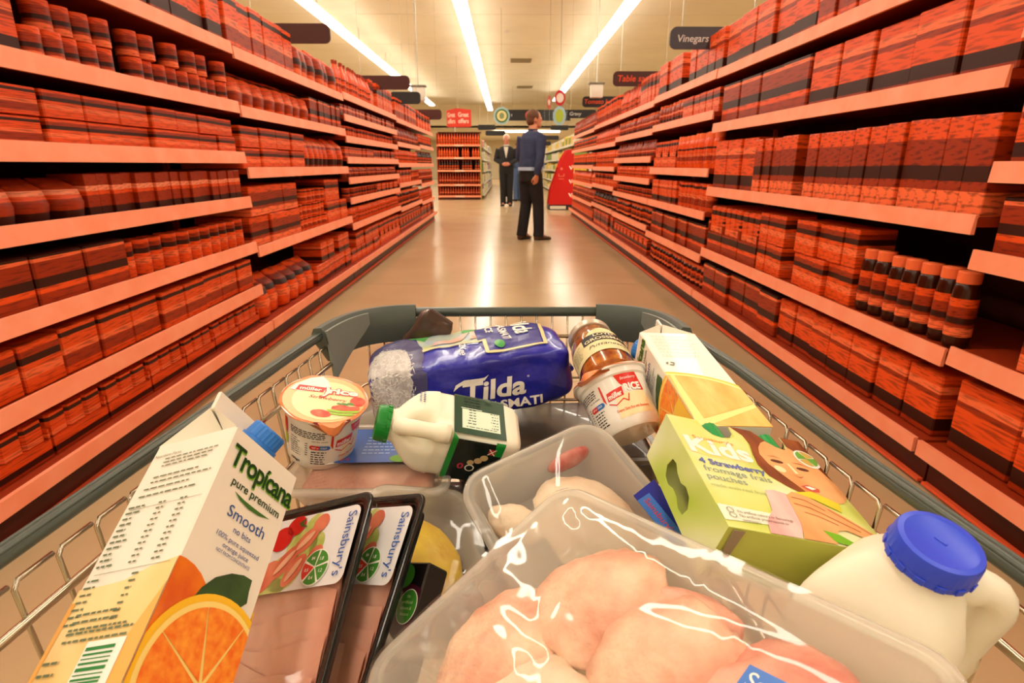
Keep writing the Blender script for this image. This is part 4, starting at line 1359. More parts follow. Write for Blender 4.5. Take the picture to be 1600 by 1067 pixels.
def cast(O, ex, ey, d, off=.0005):
    O, ex, ey, d = Vector(O), Vector(ex), Vector(ey), Vector(d)
    def f(u, v, k=0):
        h = tree.ray_cast(O + ex * u + ey * v, d, .25)
        if h[0] is None:
            return None
        return h[0] - d * off * (1 + k)
    return f
top = cast((0, 0, .1), (1, 0, 0), (0, 1, 0), (0, 0, -1))
side = cast((0, -.1, 0), (1, 0, 0), (0, 0, 1), (0, 1, 0))
PURP = P('printed slate purple', (78, 76, 118), rough=.35)
GRAIN = P('printed white rice', (212, 208, 204), rough=.5, var=((176, 170, 168), 150, 5, (1, .35, .6)))
GOLD = P('printed gold frame', (226, 206, 150), rough=.35)
PICG = P('printed green fields', (92, 170, 90), rough=.4, var=((40, 150, 70), 30, 2))
PICS = P('printed sky picture', (166, 186, 206), rough=.4, var=((196, 200, 120), 28, 3))
PICP = P('printed pink path', (214, 190, 180), rough=.4, var=((222, 130, 90), 40, 3))
NAVYP = P('printed navy panel', (58, 60, 140), rough=.35)
ml = .008
decal(rice, 'printed_navy_panel', NAVYP, [poly([(.150, .045), (.160, .045), (.158, .016), (.232, .022), (.246, .11), (.250, .121), (.150, .121)])], top, 0, ml)
decal(rice, 'printed_picture', PICS, [poly([(.074, .050), (.150, .062), (.150, .121), (.064, .121)])], top, 0, ml)
decal(rice, 'printed_picture', PICG, [poly([(.056, .112), (.078, .092), (.084, .108), (.096, .120), (.056, .120)]), disc(.142, .108, .010, .012)], top, 1, ml)
decal(rice, 'printed_picture', PICP, [poly([(.086, .060), (.128, .070), (.142, .100), (.134, .100), (.112, .080), (.09, .078)]), poly([(.140, .074), (.150, .076), (.150, .104), (.143, .100)])], top, 2, ml)
fr = [(.072, .046), (.150, .058), (.1505, .042)]
def stripe(pts, w):
    out = []
    for (x0, y0), (x1, y1) in zip(pts, pts[1:]):
        d = Vector((x1 - x0, y1 - y0)).normalized() * w
        nx, ny = -d.y, d.x
        out.append(poly([(x0 - d.x * .5 + nx, y0 - d.y * .5 + ny), (x0 - d.x * .5 - nx, y0 - d.y * .5 - ny), (x1 + d.x * .5 - nx, y1 + d.y * .5 - ny), (x1 + d.x * .5 + nx, y1 + d.y * .5 + ny)]))
    return out
decal(rice, 'gold_frame', GOLD, stripe([(.074, .046), (.158, .058), (.156, .013), (.236, .019), (.250, .121)], .0026), top, 3, ml)
decal(rice, 'printed_oval', PURP, [disc(.022, .045, .052, .095)], top, 1, ml)
decal(rice, 'printed_oval', PURP, [poly([(-.0, .0), (.074, .0), (.074, -.013), (.072, -.03), (.064, -.05), (.05, -.075), (0, -.075)])], side, 0, ml)
rr = random.Random(5)
def grains(n, f, inside, ln=.007):
    shp = []
    for _ in range(n):
        x, y = inside()
        a = rr.uniform(0, PI)
        dx, dy = math.cos(a) * ln / 2, math.sin(a) * ln / 2
        nx, ny = -math.sin(a) * .0006, math.cos(a) * .0006
        shp.append(poly([(x - dx, y - dy), (x + nx, y + ny), (x + dx, y + dy), (x - nx, y - ny)]))
    return shp
decal(rice, 'printed_rice_heap', GRAIN, [disc(.026, .018, .030, .066)], top, 2, .006)
decal(rice, 'printed_rice_heap', GRAIN, [poly([(.0, -.003), (.052, -.003), (.056, -.015), (.05, -.035), (.035, -.06), (0, -.072)])], side, 1, .006)
GW = P('printed rice grain', (236, 234, 228), rough=.5)
def ins():
    a, q = rr.uniform(0, 2 * PI), math.sqrt(rr.random())
    return (.027 + .033 * q * math.cos(a), .018 + .069 * q * math.sin(a))
o = decal(rice, 'printed_grains', GW, grains(260, top, ins), top, 4)
o['kind'] = 'stuff'
o = decal(rice, 'printed_grains', GW, grains(200, side, lambda: (rr.uniform(.0, .058), rr.uniform(-.05, -.002))), side, 3)
o['kind'] = 'stuff'
decal(rice, 'brand_lettering', INK_WHITE, [text('Tilda', .206, .104, w=.075, h=.026, bold=.02, rot=-PI / 2, shear=.2), text('BASMATI', .184, .085, w=.074, h=.0115, bold=.02, rot=-PI / 2), text('RICE', .166, .108, w=.032, h=.0105, bold=.02, rot=-PI / 2)], top, 4, .01)
decal(rice, 'weight_mark', INK_WHITE, [text('2Kg℮', .121, .030, w=.036, h=.0085, bold=.015, rot=-PI / 2 - .08)], top, 4, .01)
decal(rice, 'printed_leaf', PICG, [disc(.176, .035, .007, .012)], top, 3, ml)
decal(rice, 'brand_lettering', INK_WHITE, [text('Tilda', .158, -.0535, w=.083, h=.026, bold=.03, shear=.12), poly([(.104, -.036), (.108, -.028), (.120, -.023), (.146, -.023), (.152, -.020), (.146, -.027), (.122, -.028), (.112, -.031)]), text('BASMATI', .180, -.0715, w=.082, h=.0120, bold=.03), text('®', .204, -.032, h=.003)], side, 3, .008)
g = G()                                    # crimped seal at the right-hand end
g.rbox((.262, .02, -.045), (.274, .104, -.038), .002, seg=1)
g.build('crimped_seal', RICEB, rice)

# ---- rice pudding pots: lid plane at z 0, pot hangs to z -.075
POTW = P('white pot plastic', (238, 234, 224), rough=.3, coat=.3)
LIDC = P('printed cream lid', (250, 226, 170), rough=.3)
LIDO = P('printed orange lid edge', (236, 140, 84), rough=.3)
LIDS = P('printed peach', (246, 190, 130), rough=.3)
STRAW = P('printed strawberry', (206, 48, 34), rough=.35, var=((236, 110, 70), 130, 2))
LIMEP = P('printed lime swoosh', (150, 200, 40), rough=.35)
DKRED = P('dark red foil', (120, 24, 24), rough=.35)
HOTR = P('printed red pill', (210, 30, 34), rough=.35)
COLDB = P('printed blue pill', (40, 110, 190), rough=.35)
REDPK = P('printed red panel', (214, 40, 26), rough=.35)
CREAM = P('printed cream panel', (246, 226, 176), rough=.35)
def pot_r(z):
    pr = [(-.075, .0345), (-.072, .037), (-.060, .0385), (-.012, .0415), (-.010, .0440), (-.004, .0440), (0, .0470)]
    for (z0, r0), (z1, r1) in zip(pr, pr[1:]):
        if z <= z1:
            return r0 + (r1 - r0) * (z - z0) / (z1 - z0)
    return .047
def rice_pot(label, M, spin, tab):
    t = thing('rice_pudding_pot', label, 'dessert pot', M)
    G().lathe([(.030, -.0755), (.0345, -.075), (.037, -.072), (.0385, -.060), (.0408, -.020), (.0415, -.0125), (.0440, -.0105), (.0442, -.0035), (.0475, -.0025), (.0478, -.0006), (.046, -.0004)], 64).build('pot', POTW, t, 35)
    n = 64
    ring = []
    for k in range(n):
        a = 2 * PI * k / n
        da = (a - tab + PI) % (2 * PI) - PI
        r = .0482 + (.010 * math.exp(-(da / .20) ** 2)) + .0006 * math.sin(9 * a)
        dz = -.0012 * (1 + math.sin(5 * a)) - .007 * math.exp(-(da / .24) ** 2)
        ring.append((r * math.cos(a), r * math.sin(a), dz))
    g = G()
    g.loft([[(x, y, z - .0003) for x, y, z in ring], ring, [(x * .955, y * .955, .0004) for x, y, z in ring], [(x * .5, y * .5, .0002) for x, y, z in ring], [(x * .02, y * .02, .0002) for x, y, z in ring]])
    lid = g.build('foil_lid', LIDO, t, 60)
    g = G()
    k = 14
    inn, outr = [], []
    for j in range(k + 1):
        da = -.42 + .84 * j / k
        a = tab + da
        r = .0484 + (.010 * math.exp(-(da / .20) ** 2))
        dz = -.0012 * (1 + math.sin(5 * a)) - .007 * math.exp(-(da / .24) ** 2)
        ri = .0475 - .0035 * math.cos(da / .42 * PI / 2)
        inn.append((ri * math.cos(a), ri * math.sin(a), .0010 + dz * .18))
        outr.append((r * math.cos(a), r * math.sin(a), dz + .0006))
    g.loft([inn, outr], closed=False, cap=False)
    g.build('dark_red_tab', DKRED, t, 60)
    c, s = math.cos(spin), math.sin(spin)
    lm = lambda u, v, k=0: Vector((u * c - v * s, u * s + v * c, .0007 + .0002 * k))
    L = []
    decal(t, 'printed_peach', LIDS, [disc(0, -.002, .0445)], lm, 0)
    decal(t, 'printed_cream', LIDC, [disc(.003, -.004, .037)], lm, 1)
    q = poly([(-.041, .005), (-.038, .016), (-.027, .033), (-.014, .041), (-.006, .034), (.000, .022), (.004, .014), (-.012, .009), (-.030, .004)])
    decal(t, 'printed_white_swoosh', INK_WHITE, [q], lm, 2)
    decal(t, 'brand_panel', REDPK, [poly([(-.035, .005), (-.034, .016), (-.004, .019), (-.005, .009), (-.012, .008)])], lm, 3)
    decal(t, 'brand_lettering', INK_WHITE, [text('müller', -.019, .0085, w=.024, h=.0062, bold=.03, rot=.10)], lm, 4)
    decal(t, 'brand_outline', REDPK, [text('rice', .0175, .0105, w=.034, h=.0115, bold=.09, rot=.12, space=.95), poly([(-.005, .020), (.001, .021), (.003, .008), (.000, .000), (-.006, -.002), (-.007, .001), (-.003, .004), (-.003, .010)])], lm, 4)
    decal(t, 'brand_lettering', INK_WHITE, [text('rice', .0175, .0108, w=.033, h=.0110, bold=.035, rot=.12, space=.95), poly([(-.004, .0195), (.000, .020), (.002, .008), (-.001, .0015), (-.005, -.000), (-.002, .005), (-.002, .012)])], lm, 5)
    decal(t, 'flavour_lettering', P('thin red ink', (190, 60, 40), rough=.4), [text('Strawberry', .004, -.0035, w=.042, h=.0055, shear=.3, rot=.06)], lm, 3)
    decal(t, 'printed_strawberry', STRAW, [poly([(.012, -.014), (.020, -.009), (.030, -.009), (.040, -.006), (.042, -.012), (.034, -.017), (.022, -.019), (.012, -.019)]), disc(.036, .003, .0085, .009), disc(.004, -.030, .011, .0065)], lm, 3)
    decal(t, 'printed_leaf', P('printed strawberry leaf', (90, 140, 60), rough=.4), [disc(.024, -.0065, .004, .002), disc(.030, -.004, .004, .002), disc(.018, -.0075, .003, .0016)], lm, 4)
    decal(t, 'printed_lime_swoosh', LIMEP, [poly([(.008, -.0215), (.026, -.0195), (.042, -.014), (.041, -.0185), (.024, -.0235), (.010, -.0245)]), poly([(.012, -.026), (.026, -.025), (.039, -.021), (.036, -.026), (.024, -.0285), (.014, -.0285)])], lm, 5)
    # ---- wall print: u is the angle (0 faces -y), v the height
    def wm(u, v, k=0):
        r = pot_r(v) + .0003 + .00015 * k
        a = -PI / 2 + u
        return Vector((r * math.cos(a), r * math.sin(a), v))
    rr = random.Random(11)
    ang = lambda sh: ([(x / .040, y) for x, y in sh[0]], sh[1])
    ml = None
    def W(name, m, shapes, u0, k=0):
        out = []
        for vs, fs in shapes:
            vs, fs = refine(vs, fs, .006)
            out.append(([(u0 + x / .040, y) for x, y in vs], fs))
        decal(t, name, m, out, wm, k)
    B = tab + PI / 2 - .55
    # small print block, pill, brand panel; B is the middle of the back panel
    W('small_print', INK_BLACK, [dashes(-.024, .020, -.0195, 4, .0026, .0012, rr, .1), dashes(-.024, -.008, -.033, 8, .0032, .0009, rr, .4), dashes(-.004, -.001, -.036, 6, .0032, .0010, rr, .1), dashes(.003, .021, -.047, 6, .0034, .0014, rr, .25), text('can be eaten', .012, -.0315, w=.017, h=.0022), text('190g℮', -.017, -.066, w=.013, h=.0036, bold=.03)], B)
    W('hot_pill', HOTR, [rect(.003, .012, -.0425, -.0365), disc(.004, -.0395, .003)], B, 1)
    W('cold_pill', COLDB, [rect(.012, .021, -.0425, -.0365), disc(.0205, -.0395, .003)], B, 1)
    W('pill_lettering', INK_WHITE, [text('HOT or', .0075, -.0405, w=.0075, h=.0022, bold=.02), text('COLD', .0165, -.0405, w=.0068, h=.0022, bold=.02)], B, 2)
    F_ = B + 1.28
    W('printed_red_sliver', REDPK, [poly([(-.027, -.018), (-.025, -.018), (-.0245, -.042), (-.0275, -.036)])], F_, 1)
    W('printed_cream_panel', CREAM, [poly([(-.012, -.036), (.026, -.036), (.030, -.062), (-.016, -.064)])], F_, 0)
    W('printed_red_panel', REDPK, [poly([(-.006, -.012), (.022, -.012), (.026, -.036), (.012, -.034), (-.002, -.024)])], F_, 1)
    W('brand_panel', REDPK, [poly([(-.022, -.040), (-.021, -.030), (-.001, -.027), (-.002, -.038)])], F_, 2)
    W('brand_lettering', INK_WHITE, [text('müller', -.0115, -.0375, w=.017, h=.006, bold=.03, rot=.1), text('RICE', .0115, -.034, w=.021, h=.0085, bold=.05), text('Strawberry', .010, -.0195, w=.020, h=.0036, shear=.3)], F_, 3)
    W('brand_outline', REDPK, stripe([(-.022, -.043), (-.014, -.047), (-.004, -.042), (.001, -.046), (.004, -.038)], .0006), F_, 3)
    W('strapline', P('orange red ink', (224, 90, 40), rough=.4), [text('Creamy Dairy Rice with Strawberry', .004, -.056, w=.042, h=.0032, bold=.02)], F_, 2)
    K_ = B - 1.1
    W('printed_red_panel', REDPK, [poly([(.002, -.012), (.012, -.012), (.013, -.036), (.002, -.030)])], K_, 1)
    W('printed_lime_swoosh', LIMEP, [poly([(.0, -.034), (.013, -.040), (.012, -.052), (.004, -.050)])], K_, 1)
    return t
def scale_to_cam(t, s):
    return Vector((t[0] * s, t[1] * s, 1 + (t[2] - 1) * s))
M = rt([[0.934, 0.2863, 0.2138], [-0.2509, 0.9515, -0.1783], [-0.2544, 0.1129, 0.9605]], scale_to_cam((-0.2093, 0.6065, 0.7479), .95), .95)
M = Matrix.Translation((.004, 0, 0)) @ M @ Matrix.Rotation(math.radians(14), 4, 'Z')
rice_pot('rice pudding pot standing upright with peach foil lid, beside the green capped milk', M, math.radians(2), math.radians(-62))
pz = Vector((-.28, .70, .655)).normalized()
py = (Vector((.10, .90, -.25)) - pz * Vector((.10, .90, -.25)).dot(pz)).normalized()
px = py.cross(pz)
pc = Vector((.116, .606, .768))
M = rt([[px[i], py[i], pz[i]] for i in range(3)], pc, .90)
rice_pot('rice pudding pot tipped over behind the chicken breast tray, side print showing', M, 0, -2.05)

# ---- sauce jar lying with its lid towards the front of the trolley; z points to the lid
GLASSJ = film('jar glass', (255, 250, 240), .03, ior=1.5)
SAUCE = P('brown red sauce', (136, 54, 16), rough=.25, spec=.5, coat=.6, var=((204, 128, 48), 70, 5))
LABC = P('cream paper label', (228, 214, 160), rough=.5)
ax = Vector((-.10, .955, .16)).normalized()
xx = Vector((0, 0, 1)).cross(ax).normalized() * -1
yy = ax.cross(xx)
MJ = rt([[xx[i], yy[i], ax[i]] for i in range(3)], (.117, .772, .768))
jar = thing('pasta_sauce_jar', 'glass jar of dark tomato pasta sauce with cream label beside the rice bag', 'sauce jar', MJ)
JP = [(.024, -.122), (.033, -.120), (.0355, -.114), (.0355, -.050), (.0335, -.036), (.0285, -.026), (.0280, -.012)]
G().lathe([(r - .0012, z) for r, z in JP], 48).build('sauce_fill', SAUCE, jar, 50)
G().lathe(JP, 48, cap=False).build('jar_glass', GLASSJ, jar, 50)
G().lathe([(.0295, -.012), (.0305, -.011), (.0305, -.001), (.029, 0)], 48).build('screw_lid', P('pale lid', (206, 196, 176), rough=.3, metal=.4), jar, 40)
def jm(off):
    def f(u, v, k=0):
        r = .0358 + .0002 * (k + off)
        return Vector((r * math.cos(u), r * math.sin(u), v))
    return f
up_a = math.atan2(-yy.z * 0 + Vector((0, 0, 1)).dot(yy), Vector((0, 0, 1)).dot(xx))
def J_(name, m, shapes, k):
    out = []
    for vs, fs in shapes:
        vs, fs = refine(vs, fs, .005)
        out.append(([(up_a + .0 + x / .0355, y) for x, y in vs], fs))
    decal(jar, name, m, out, jm(0), k)
J_('paper_label', LABC, [rect(-.062, .045, -.100, -.058), poly([(-.024, -.0605), (.024, -.0605), (.021, -.052), (.012, -.0445), (0, -.0415), (-.012, -.0445), (-.021, -.052)])], 0)
J_('label_band', INK_BLACK, [rect(-.030, .032, -.0750, -.0555)], 2)
J_('label_lettering', P('label cream ink', (232, 220, 180), rough=.4), [text('LOYD', 0, -.0635, w=.026, h=.0060, bold=.02), text('GROSSMAN', .001, -.0735, w=.056, h=.0066, bold=.02)], 5)
J_('label_lettering', INK_BLACK, [text('Puttanesca', .0, -.0880, w=.050, h=.0070, shear=.35), dashes(-.055, -.034, -.066, 8, .0035, .0009, random.Random(4), .3)], 1)

# ---- milk bottles: z up, base at 0
MILKM = P('milk filled plastic', (246, 240, 218), rough=.33, sss=.25, spec=.4)
def milk_bottle(name, label, M, s, H, capm, corner, neck=.017, tilt_fill=None):
    """square bottle of half width s and height H; the moulded handle spans the corner at angle `corner`"""
    t = thing(name, label, 'milk bottle', M)
    n = 64
    zs = H * .60                                 # shoulder
    zt = H - .020                                # neck base
    rings = []
    def sq(a, e):
        c, q = abs(math.cos(a)), abs(math.sin(a))
        return 1.0 / ((c ** e + q ** e) ** (1 / e))
    prof = [(0, .80, 8), (.006, .93, 8), (.02, .985, 9), (H * .12, 1, 9), (H * .125, .975, 9), (zs * .985, .975, 9), (zs, 1, 9), (zs + H * .03, 1, 8)]
    for k in range(1, 9):
        f = k / 8
        z = zs + H * .03 + (zt - zs - H * .03) * f
        r = 1 - .08 * f - (1 - .08 - neck / s * 1.02) * max(0, (f - .25) / .75) ** 1.7
        prof.append((z, r, 8 - 5.5 * f))
    h0, h1 = zs - H * .02, zt - .004
    for z, r, e in prof:
        ring = []
        for k in range(n):
            a = 2 * PI * k / n
            q = s * r * sq(a, e)
            if h0 < z < h1 + .001:
                da = (a - corner + PI) % (2 * PI) - PI
                win = math.exp(-(da / .58) ** 4) * min(1, (z - h0) / (H * .09)) * min(1, (h1 + .001 - z) / (H * .07))
                q = q * (1 - win) + min(q, s * .40) * win
            ring.append((q * math.cos(a), q * math.sin(a), z))
        rings.append(ring)
    for z, r in ((zt + .004, neck * .98), (H - .014, neck * .98), (H - .001, neck * .9)):
        rings.append([(r * math.cos(2 * PI * k / n), r * math.sin(2 * PI * k / n), z) for k in range(n)])
    g = G()
    g.loft(rings)
    g.build('bottle_body', MILKM, t, 60)
    c, q = math.cos(corner), math.sin(corner)
    R_ = s * sq(corner, 8)
    pt = lambda r, z: (r * c, r * q, z)
    g = G()
    path = bez(pt(neck * .7, zt - .006), pt(R_ * .72, zt - .001), pt(R_ * .90, zt - .012), pt(R_ * .87, zt - (zt - zs) * .45), 10) + bez(pt(R_ * .87, zt - (zt - zs) * .45), pt(R_ * .86, zs + H * .06), pt(R_ * .86, zs + .01), pt(R_ * .86, zs - .012), 8)[1:]
    k = len(path)
    g.tube(path, [s * (.25 if 2 < i < k - 3 else .30) for i in range(k)], 14)
    g.build('moulded_handle', MILKM, t, 180)
    # cap with a tamper band and fine ribs
    m = 72
    rc = neck * 1.13
    rings = []
    for z, r, rib in ((H - .0135, rc * .985, 0), (H - .010, rc * 1.0, 1), (H - .0095, rc * .975, 0), (H - .009, rc, 1), (H - .0015, rc * .975, 1), (H + .0004, rc * .93, 0), (H + .0008, rc * .80, 0), (H + .0002, rc * .74, 0), (H + .0004, rc * .02, 0)):
        rings.append([((r - (.00045 if rib and k % 2 else 0)) * math.cos(2 * PI * k / m), (r - (.00045 if rib and k % 2 else 0)) * math.sin(2 * PI * k / m), z) for k in range(m)])
    g = G()
    g.loft(rings)
    cap = g.build('screw_cap', capm, t, 30)
    for j in range(14):
        a = 2 * PI * j / 14
        G().rbox((-.0022, -.0004, -.002), (.0022, .0006, .002), .0003, M=Matrix.Translation((rc * .995 * math.cos(a), rc * .995 * math.sin(a), H - .0115)) @ Matrix.Rotation(a - PI / 2, 4, 'Z'), seg=1).build('tamper_tab', capm, cap)
    G().rbox((-.003, -.0008, H + .0003), (.003, .0008, H + .0010), .0003, seg=1).build('moulding_mark', capm, cap)
    return t, zs
# green capped, lying; fitted frame has x towards the base
mg = [[0.9481, -0.0646, 0.3112], [0.1597, 0.9434, -0.2908], [-0.2748, 0.3254, 0.9047]]
t0 = Vector((-0.0638, 0.5565, 0.7268))
ex, ey, ez = (Vector((mg[0][i], mg[1][i], mg[2][i])) for i in range(3))
base = t0 + ex * .073
GCAP = P('green cap plastic', (14, 128, 40), rough=.35)
# bottle z = -ex ; choose x = ez (upper face), y = -ex x ez
bz, bx = -ex, ez
by = bz.cross(bx)
MG = rt([[bx[i], by[i], bz[i]] for i in range(3)], base)
s_ = .033
mk, zs = milk_bottle('milk_bottle', 'milk bottle with green cap and dark green label lying on its side', MG, s_, .147, GCAP, math.atan2(Vector((-ey).dot(by) * ey).dot(ey) * 0 + (-ey).dot(by), 1.0))
GLAB = P('dark green label', (14, 62, 38), rough=.3, coat=.3)
GBLK = P('black green label', (10, 20, 16), rough=.3, coat=.3)
GBRT = P('bright green stripe', (20, 140, 50), rough=.3, coat=.3)
PALEG = P('pale green panel', (214, 232, 208), rough=.4)
def mkmap(u, v, k=0):
    """wraps round the square body: u along the perimeter from the middle of the upper face towards the viewer, v height from the base"""
    L = 2 * s_
    r = .006
    d = s_ * .985 + .0004 + .0002 * k
    u_ = u
    sgn = 1 if u_ >= 0 else -1
    a = abs(u_)
    if a <= s_ - r:
        p = bx_ * d + sgn * vy_ * a
    elif a <= s_ + .55 * r:
        th = (a - (s_ - r)) / (1.55 * r) * PI / 2
        p = bx_ * (s_ - r + (d - s_ + r) * math.cos(th)) + sgn * vy_ * (s_ - r + (d - s_ + r) * math.sin(th))
    else:
        p = sgn * vy_ * d + bx_ * (s_ - r - (a - s_ - .55 * r))
    return Vector((p.x, p.y, v))
bx_ = Vector((1, 0, 0))
vy_ = Vector((0, -1 if by.dot(ey) > 0 else 1, 0))
def MK(name, m, shapes, k=0, ml=.004):
    decal(mk, name, m, shapes, mkmap, k, ml)
zl0, zl1 = .018, .073
MK('printed_label', GLAB, [rect(-.060, .028, zl0, zl1)], 0)
MK('printed_label', GBLK, [rect(.034, .092, zl0, zl1)], 0)
MK('label_stripe', GBRT, [poly([(.028, zl1), (.034, zl1), (.092, zl1), (.092, zl1 - .006), (.034, zl1 - .006)]), poly([(.032, zl0), (.050, zl0), (.050, zl0 + .008), (.032, zl0 + .010)])], 1)
MK('nutrition_panel', PALEG, [rect(-.008, .020, .024, .0645), rect(-.034, -.009, .043, .0655)], 1, None)
rr = random.Random(9)
def swap(sh):
    return [(y, x) for x, y in sh[0]], [tuple(reversed(f)) for f in sh[1]]
MK('small_print', INK_BLACK, [swap(dashes(.028, .062, .017 - .0042 * 0, 1, .004, .0008, rr, .1)), swap(dashes(.045, .064, -.012, 5, .0042, .0012, rr, .2)), swap(dashes(.026, .034, .014, 6, .0042, .0010, rr, .3, .001, .003)), swap(dashes(.050, .060, .012, 6, .004, .0010, rr, .3))], 2, None)
MK('recycling_mark', INK_BLACK, [rect(-.033, -.020, .030, .041)], 1, None)
MK('recycling_mark', GLAB, [disc(-.0265, .0355, .004)], 2, None)
MK('small_print', INK_WHITE, [swap(dashes(.020, .040, -.036, 3, .003, .0008, rr, .2))], 2, None)
MK('flag_mark', P('flag red', (190, 40, 40), rough=.4), [rect(.041, .049, .026, .033)], 2, None)
MK('flag_mark', INK_WHITE, stripe([(.041, .026), (.049, .033)], .0005) + stripe([(.041, .033), (.049, .026)], .0005), 3, None)
BEAN = P('printed hazelnut', (206, 178, 130), rough=.4)
MK('printed_nuts', BEAN, [disc(.060, .040, .0042), disc(.055, .035, .0042), disc(.064, .047, .0036)], 2, None)
MK('label_lettering', INK_WHITE, [swap(text('SO', .044, -.073, h=.010, bold=.02))] if False else [disc(.072, .046, .0050)], 2, None)
MK('label_lettering', GBLK, [disc(.072, .046, .0036)], 3, None)
MK('label_lettering', P('magenta ink', (190, 50, 80), rough=.4), [disc(.071, .056, .0042, .0034)], 2, None)
MK('label_lettering', GBLK, [disc(.071, .056, .0026, .0014)], 3, None)
dm = plane_map(Vector((s_ + .0004, 0, .104)), vy_, (0, 0, 1))
decal(mk, 'date_stamp', P('stamp ink', (70, 76, 120), rough=.6), [dashes(-.022, -.006, .0035, 2, .004, .0022, rr, 0, .001, .002)], dm)

# blue capped, upright and leaning towards us at the right front corner
BCP = P('royal blue cap plastic', (52, 80, 222), rough=.33)
cb = [[0.2132, 0.9768, -0.0214], [-0.9389, 0.1988, -0.2808], [-0.27, 0.08, 0.9595]]
k_ = .94
tc_ = scale_to_cam((0.2326, 0.2579, 0.8095), k_)
az = Vector((.055, -.281, .9595)).normalized()
axx = Vector((1, 0, 0)).cross(az).normalized() * -1
axx = (Vector((1, -.25, 0)) - az * Vector((1, -.25, 0)).dot(az)).normalized()
ayy = az.cross(axx)
HB = .205
MB_ = rt([[axx[i], ayy[i], az[i]] for i in range(3)], tc_ - az * HB - Vector((.003, 0, 0)))
milk_bottle('milk_bottle', 'large milk bottle with royal blue cap standing in the right front corner', MB_ @ Matrix.Rotation(-PI / 4, 4, 'Z'), .0380, HB, BCP, PI / 4, neck=.0182)

# ---- trays: x 0..L, y -W..0, flange at z 0
TRAYP = film('clear tray plastic', (252, 250, 245), .12, haze=.58, haze_col=(250, 247, 240))
TRAYE = film('tray edge plastic', (252, 250, 245), .10, haze=.5, haze_col=(250, 247, 240))
CLING = film('cling film', (254, 253, 250), .05, haze=.05, haze_col=(250, 247, 240), ior=1.5, boost=1.25)
def tray(name, label, M, L, W, H, m=None, me=None, cling=None, r=.028, fl=.009, dome=.004, seed=1, cat='food tray', wr=.0016, ridges=()):
    t = thing(name, label, cat, M)
    m, me = m or TRAYP, me or TRAYE
    g = G()
    A = lambda i, z, rr_: rrect(i, L - i, -W + i, -i, max(.003, rr_ - i), z)
    g.loft([A(fl, 0, r), A(fl + .002, -.004, r), A(fl + .006, -H * .5, r), A(fl + .011, -H + .004, r + .004), A(fl + .016, -H, r + .006)], cap=False)
    g.add(A(fl + .016, -H, r + .006), [tuple(range(28))])
    body = g.build('tray_body', m, t, 60)
    g = G()
    g.loft([A(.0010, -.006, r), A(0, -.0035, r), A(.0008, -.0006, r), A(.003, .0006, r), A(fl - .001, .0006, r), A(fl, -.0008, r), A(fl + .0015, -.003, r)], cap=False)
    g.build('tray_flange', me, t, 60)
    if cling:
        nx, ny = (150, 104) if ridges else (48, 36)
        vs, fs = [], []
        for j in range(ny + 1):
            for i in range(nx + 1):
                u, v = i / nx, j / ny
                x, y = .001 + u * (L - .002), -W + .001 + v * (W - .002)
                # keep inside the rounded corners
                cx, cy = min(max(x, r), L - r), min(max(y, -W + r), -r)
                dx, dy = x - cx, y - cy
                d = math.hypot(dx, dy)
                if d > r - .001 and dx and dy:
                    x, y = cx + dx / d * (r - .001), cy + dy / d * (r - .001)
                e = min(1, min(x, L - x, -y, W + y) / .02)
                p = Vector((x * 14 + seed * 7, y * 26 + x * 10, seed))
                z = .0014 + e * (dome * math.sin(PI * u) * math.sin(PI * v) + wr * noise.noise(p) + wr * .5 * noise.noise(p * 2.7))
                for pl, wd, am in ridges:
                    for (xa, ya), (xb, yb) in zip(pl, pl[1:]):
                        dx_, dy_ = xb - xa, yb - ya
                        tt = ((x - xa) * dx_ + (y - ya) * dy_) / (dx_ * dx_ + dy_ * dy_)
                        if -.08 < tt < 1.08:
                            pd = ((x - xa) * dy_ - (y - ya) * dx_) / math.hypot(dx_, dy_)
                            z += am * min(1, (tt + .08) / .16, (1.08 - tt) / .16) * math.exp(-(pd / wd) ** 2)
                z += (1 - e) * .0006 * abs(noise.noise(Vector((x * 60, y * 60, seed))))
                vs.append((x, y, z))
        for j in range(ny):
            for i in range(nx):
                a = j * (nx + 1) + i
                fs.append((a, a + 1, a + nx + 2, a + nx + 1))
        G().add(vs, fs).build('film_lid', cling, t, 180)
    return t

def blob(name, label, cat, M, size, m, seed, group=None, amp=.16, sub=4, freq=1.6):
    bm = bmesh.new()
    bmesh.ops.create_icosphere(bm, subdivisions=sub, radius=1)
    for v in bm.verts:
        p = v.co.normalized()
        d = 1 + amp * (noise.noise(p * freq + Vector((seed * 3.1, seed, 0))) + .45 * noise.noise(p * freq * 2.6 + Vector((0, seed, seed))) + .10 * noise.noise(p * freq * 9 + Vector((seed, 0, 0))) + .22 * (.5 - abs(noise.noise(Vector((p.x * 2.2, p.y * 5.5, p.z * 2.2)) + Vector((seed, seed * 2, 0))))))
        v.co = Vector((p.x * size[0], p.y * size[1], p.z * size[2])) * d
    me = bpy.data.meshes.new(name)
    bm.to_mesh(me)
    bm.free()
    me.materials.append(m)
    me.polygons.foreach_set('use_smooth', [True] * len(me.polygons))
    o = link(name, me)
    o.matrix_world = M
    return tag(o, label, cat, group)
CHICK = P('raw chicken skin', (246, 214, 184), rough=.36, sss=.08, spec=.5, bump=(70, .55, .006), var=((230, 152, 124), 24, 6))
CHICK2 = P('pale raw chicken', (244, 228, 204), rough=.4, sss=.08, bump=(60, .5, .006), var=((226, 194, 164), 26, 5))
CHPINK = P('pink raw chicken', (244, 186, 162), rough=.36, sss=.08, bump=(70, .55, .006), var=((214, 110, 94), 24, 5))
YELM = P('yellow marinade', (246, 214, 50), rough=.35, spec=.5, var=((232, 186, 30), 60, 5), bump=(140, .3, .002))
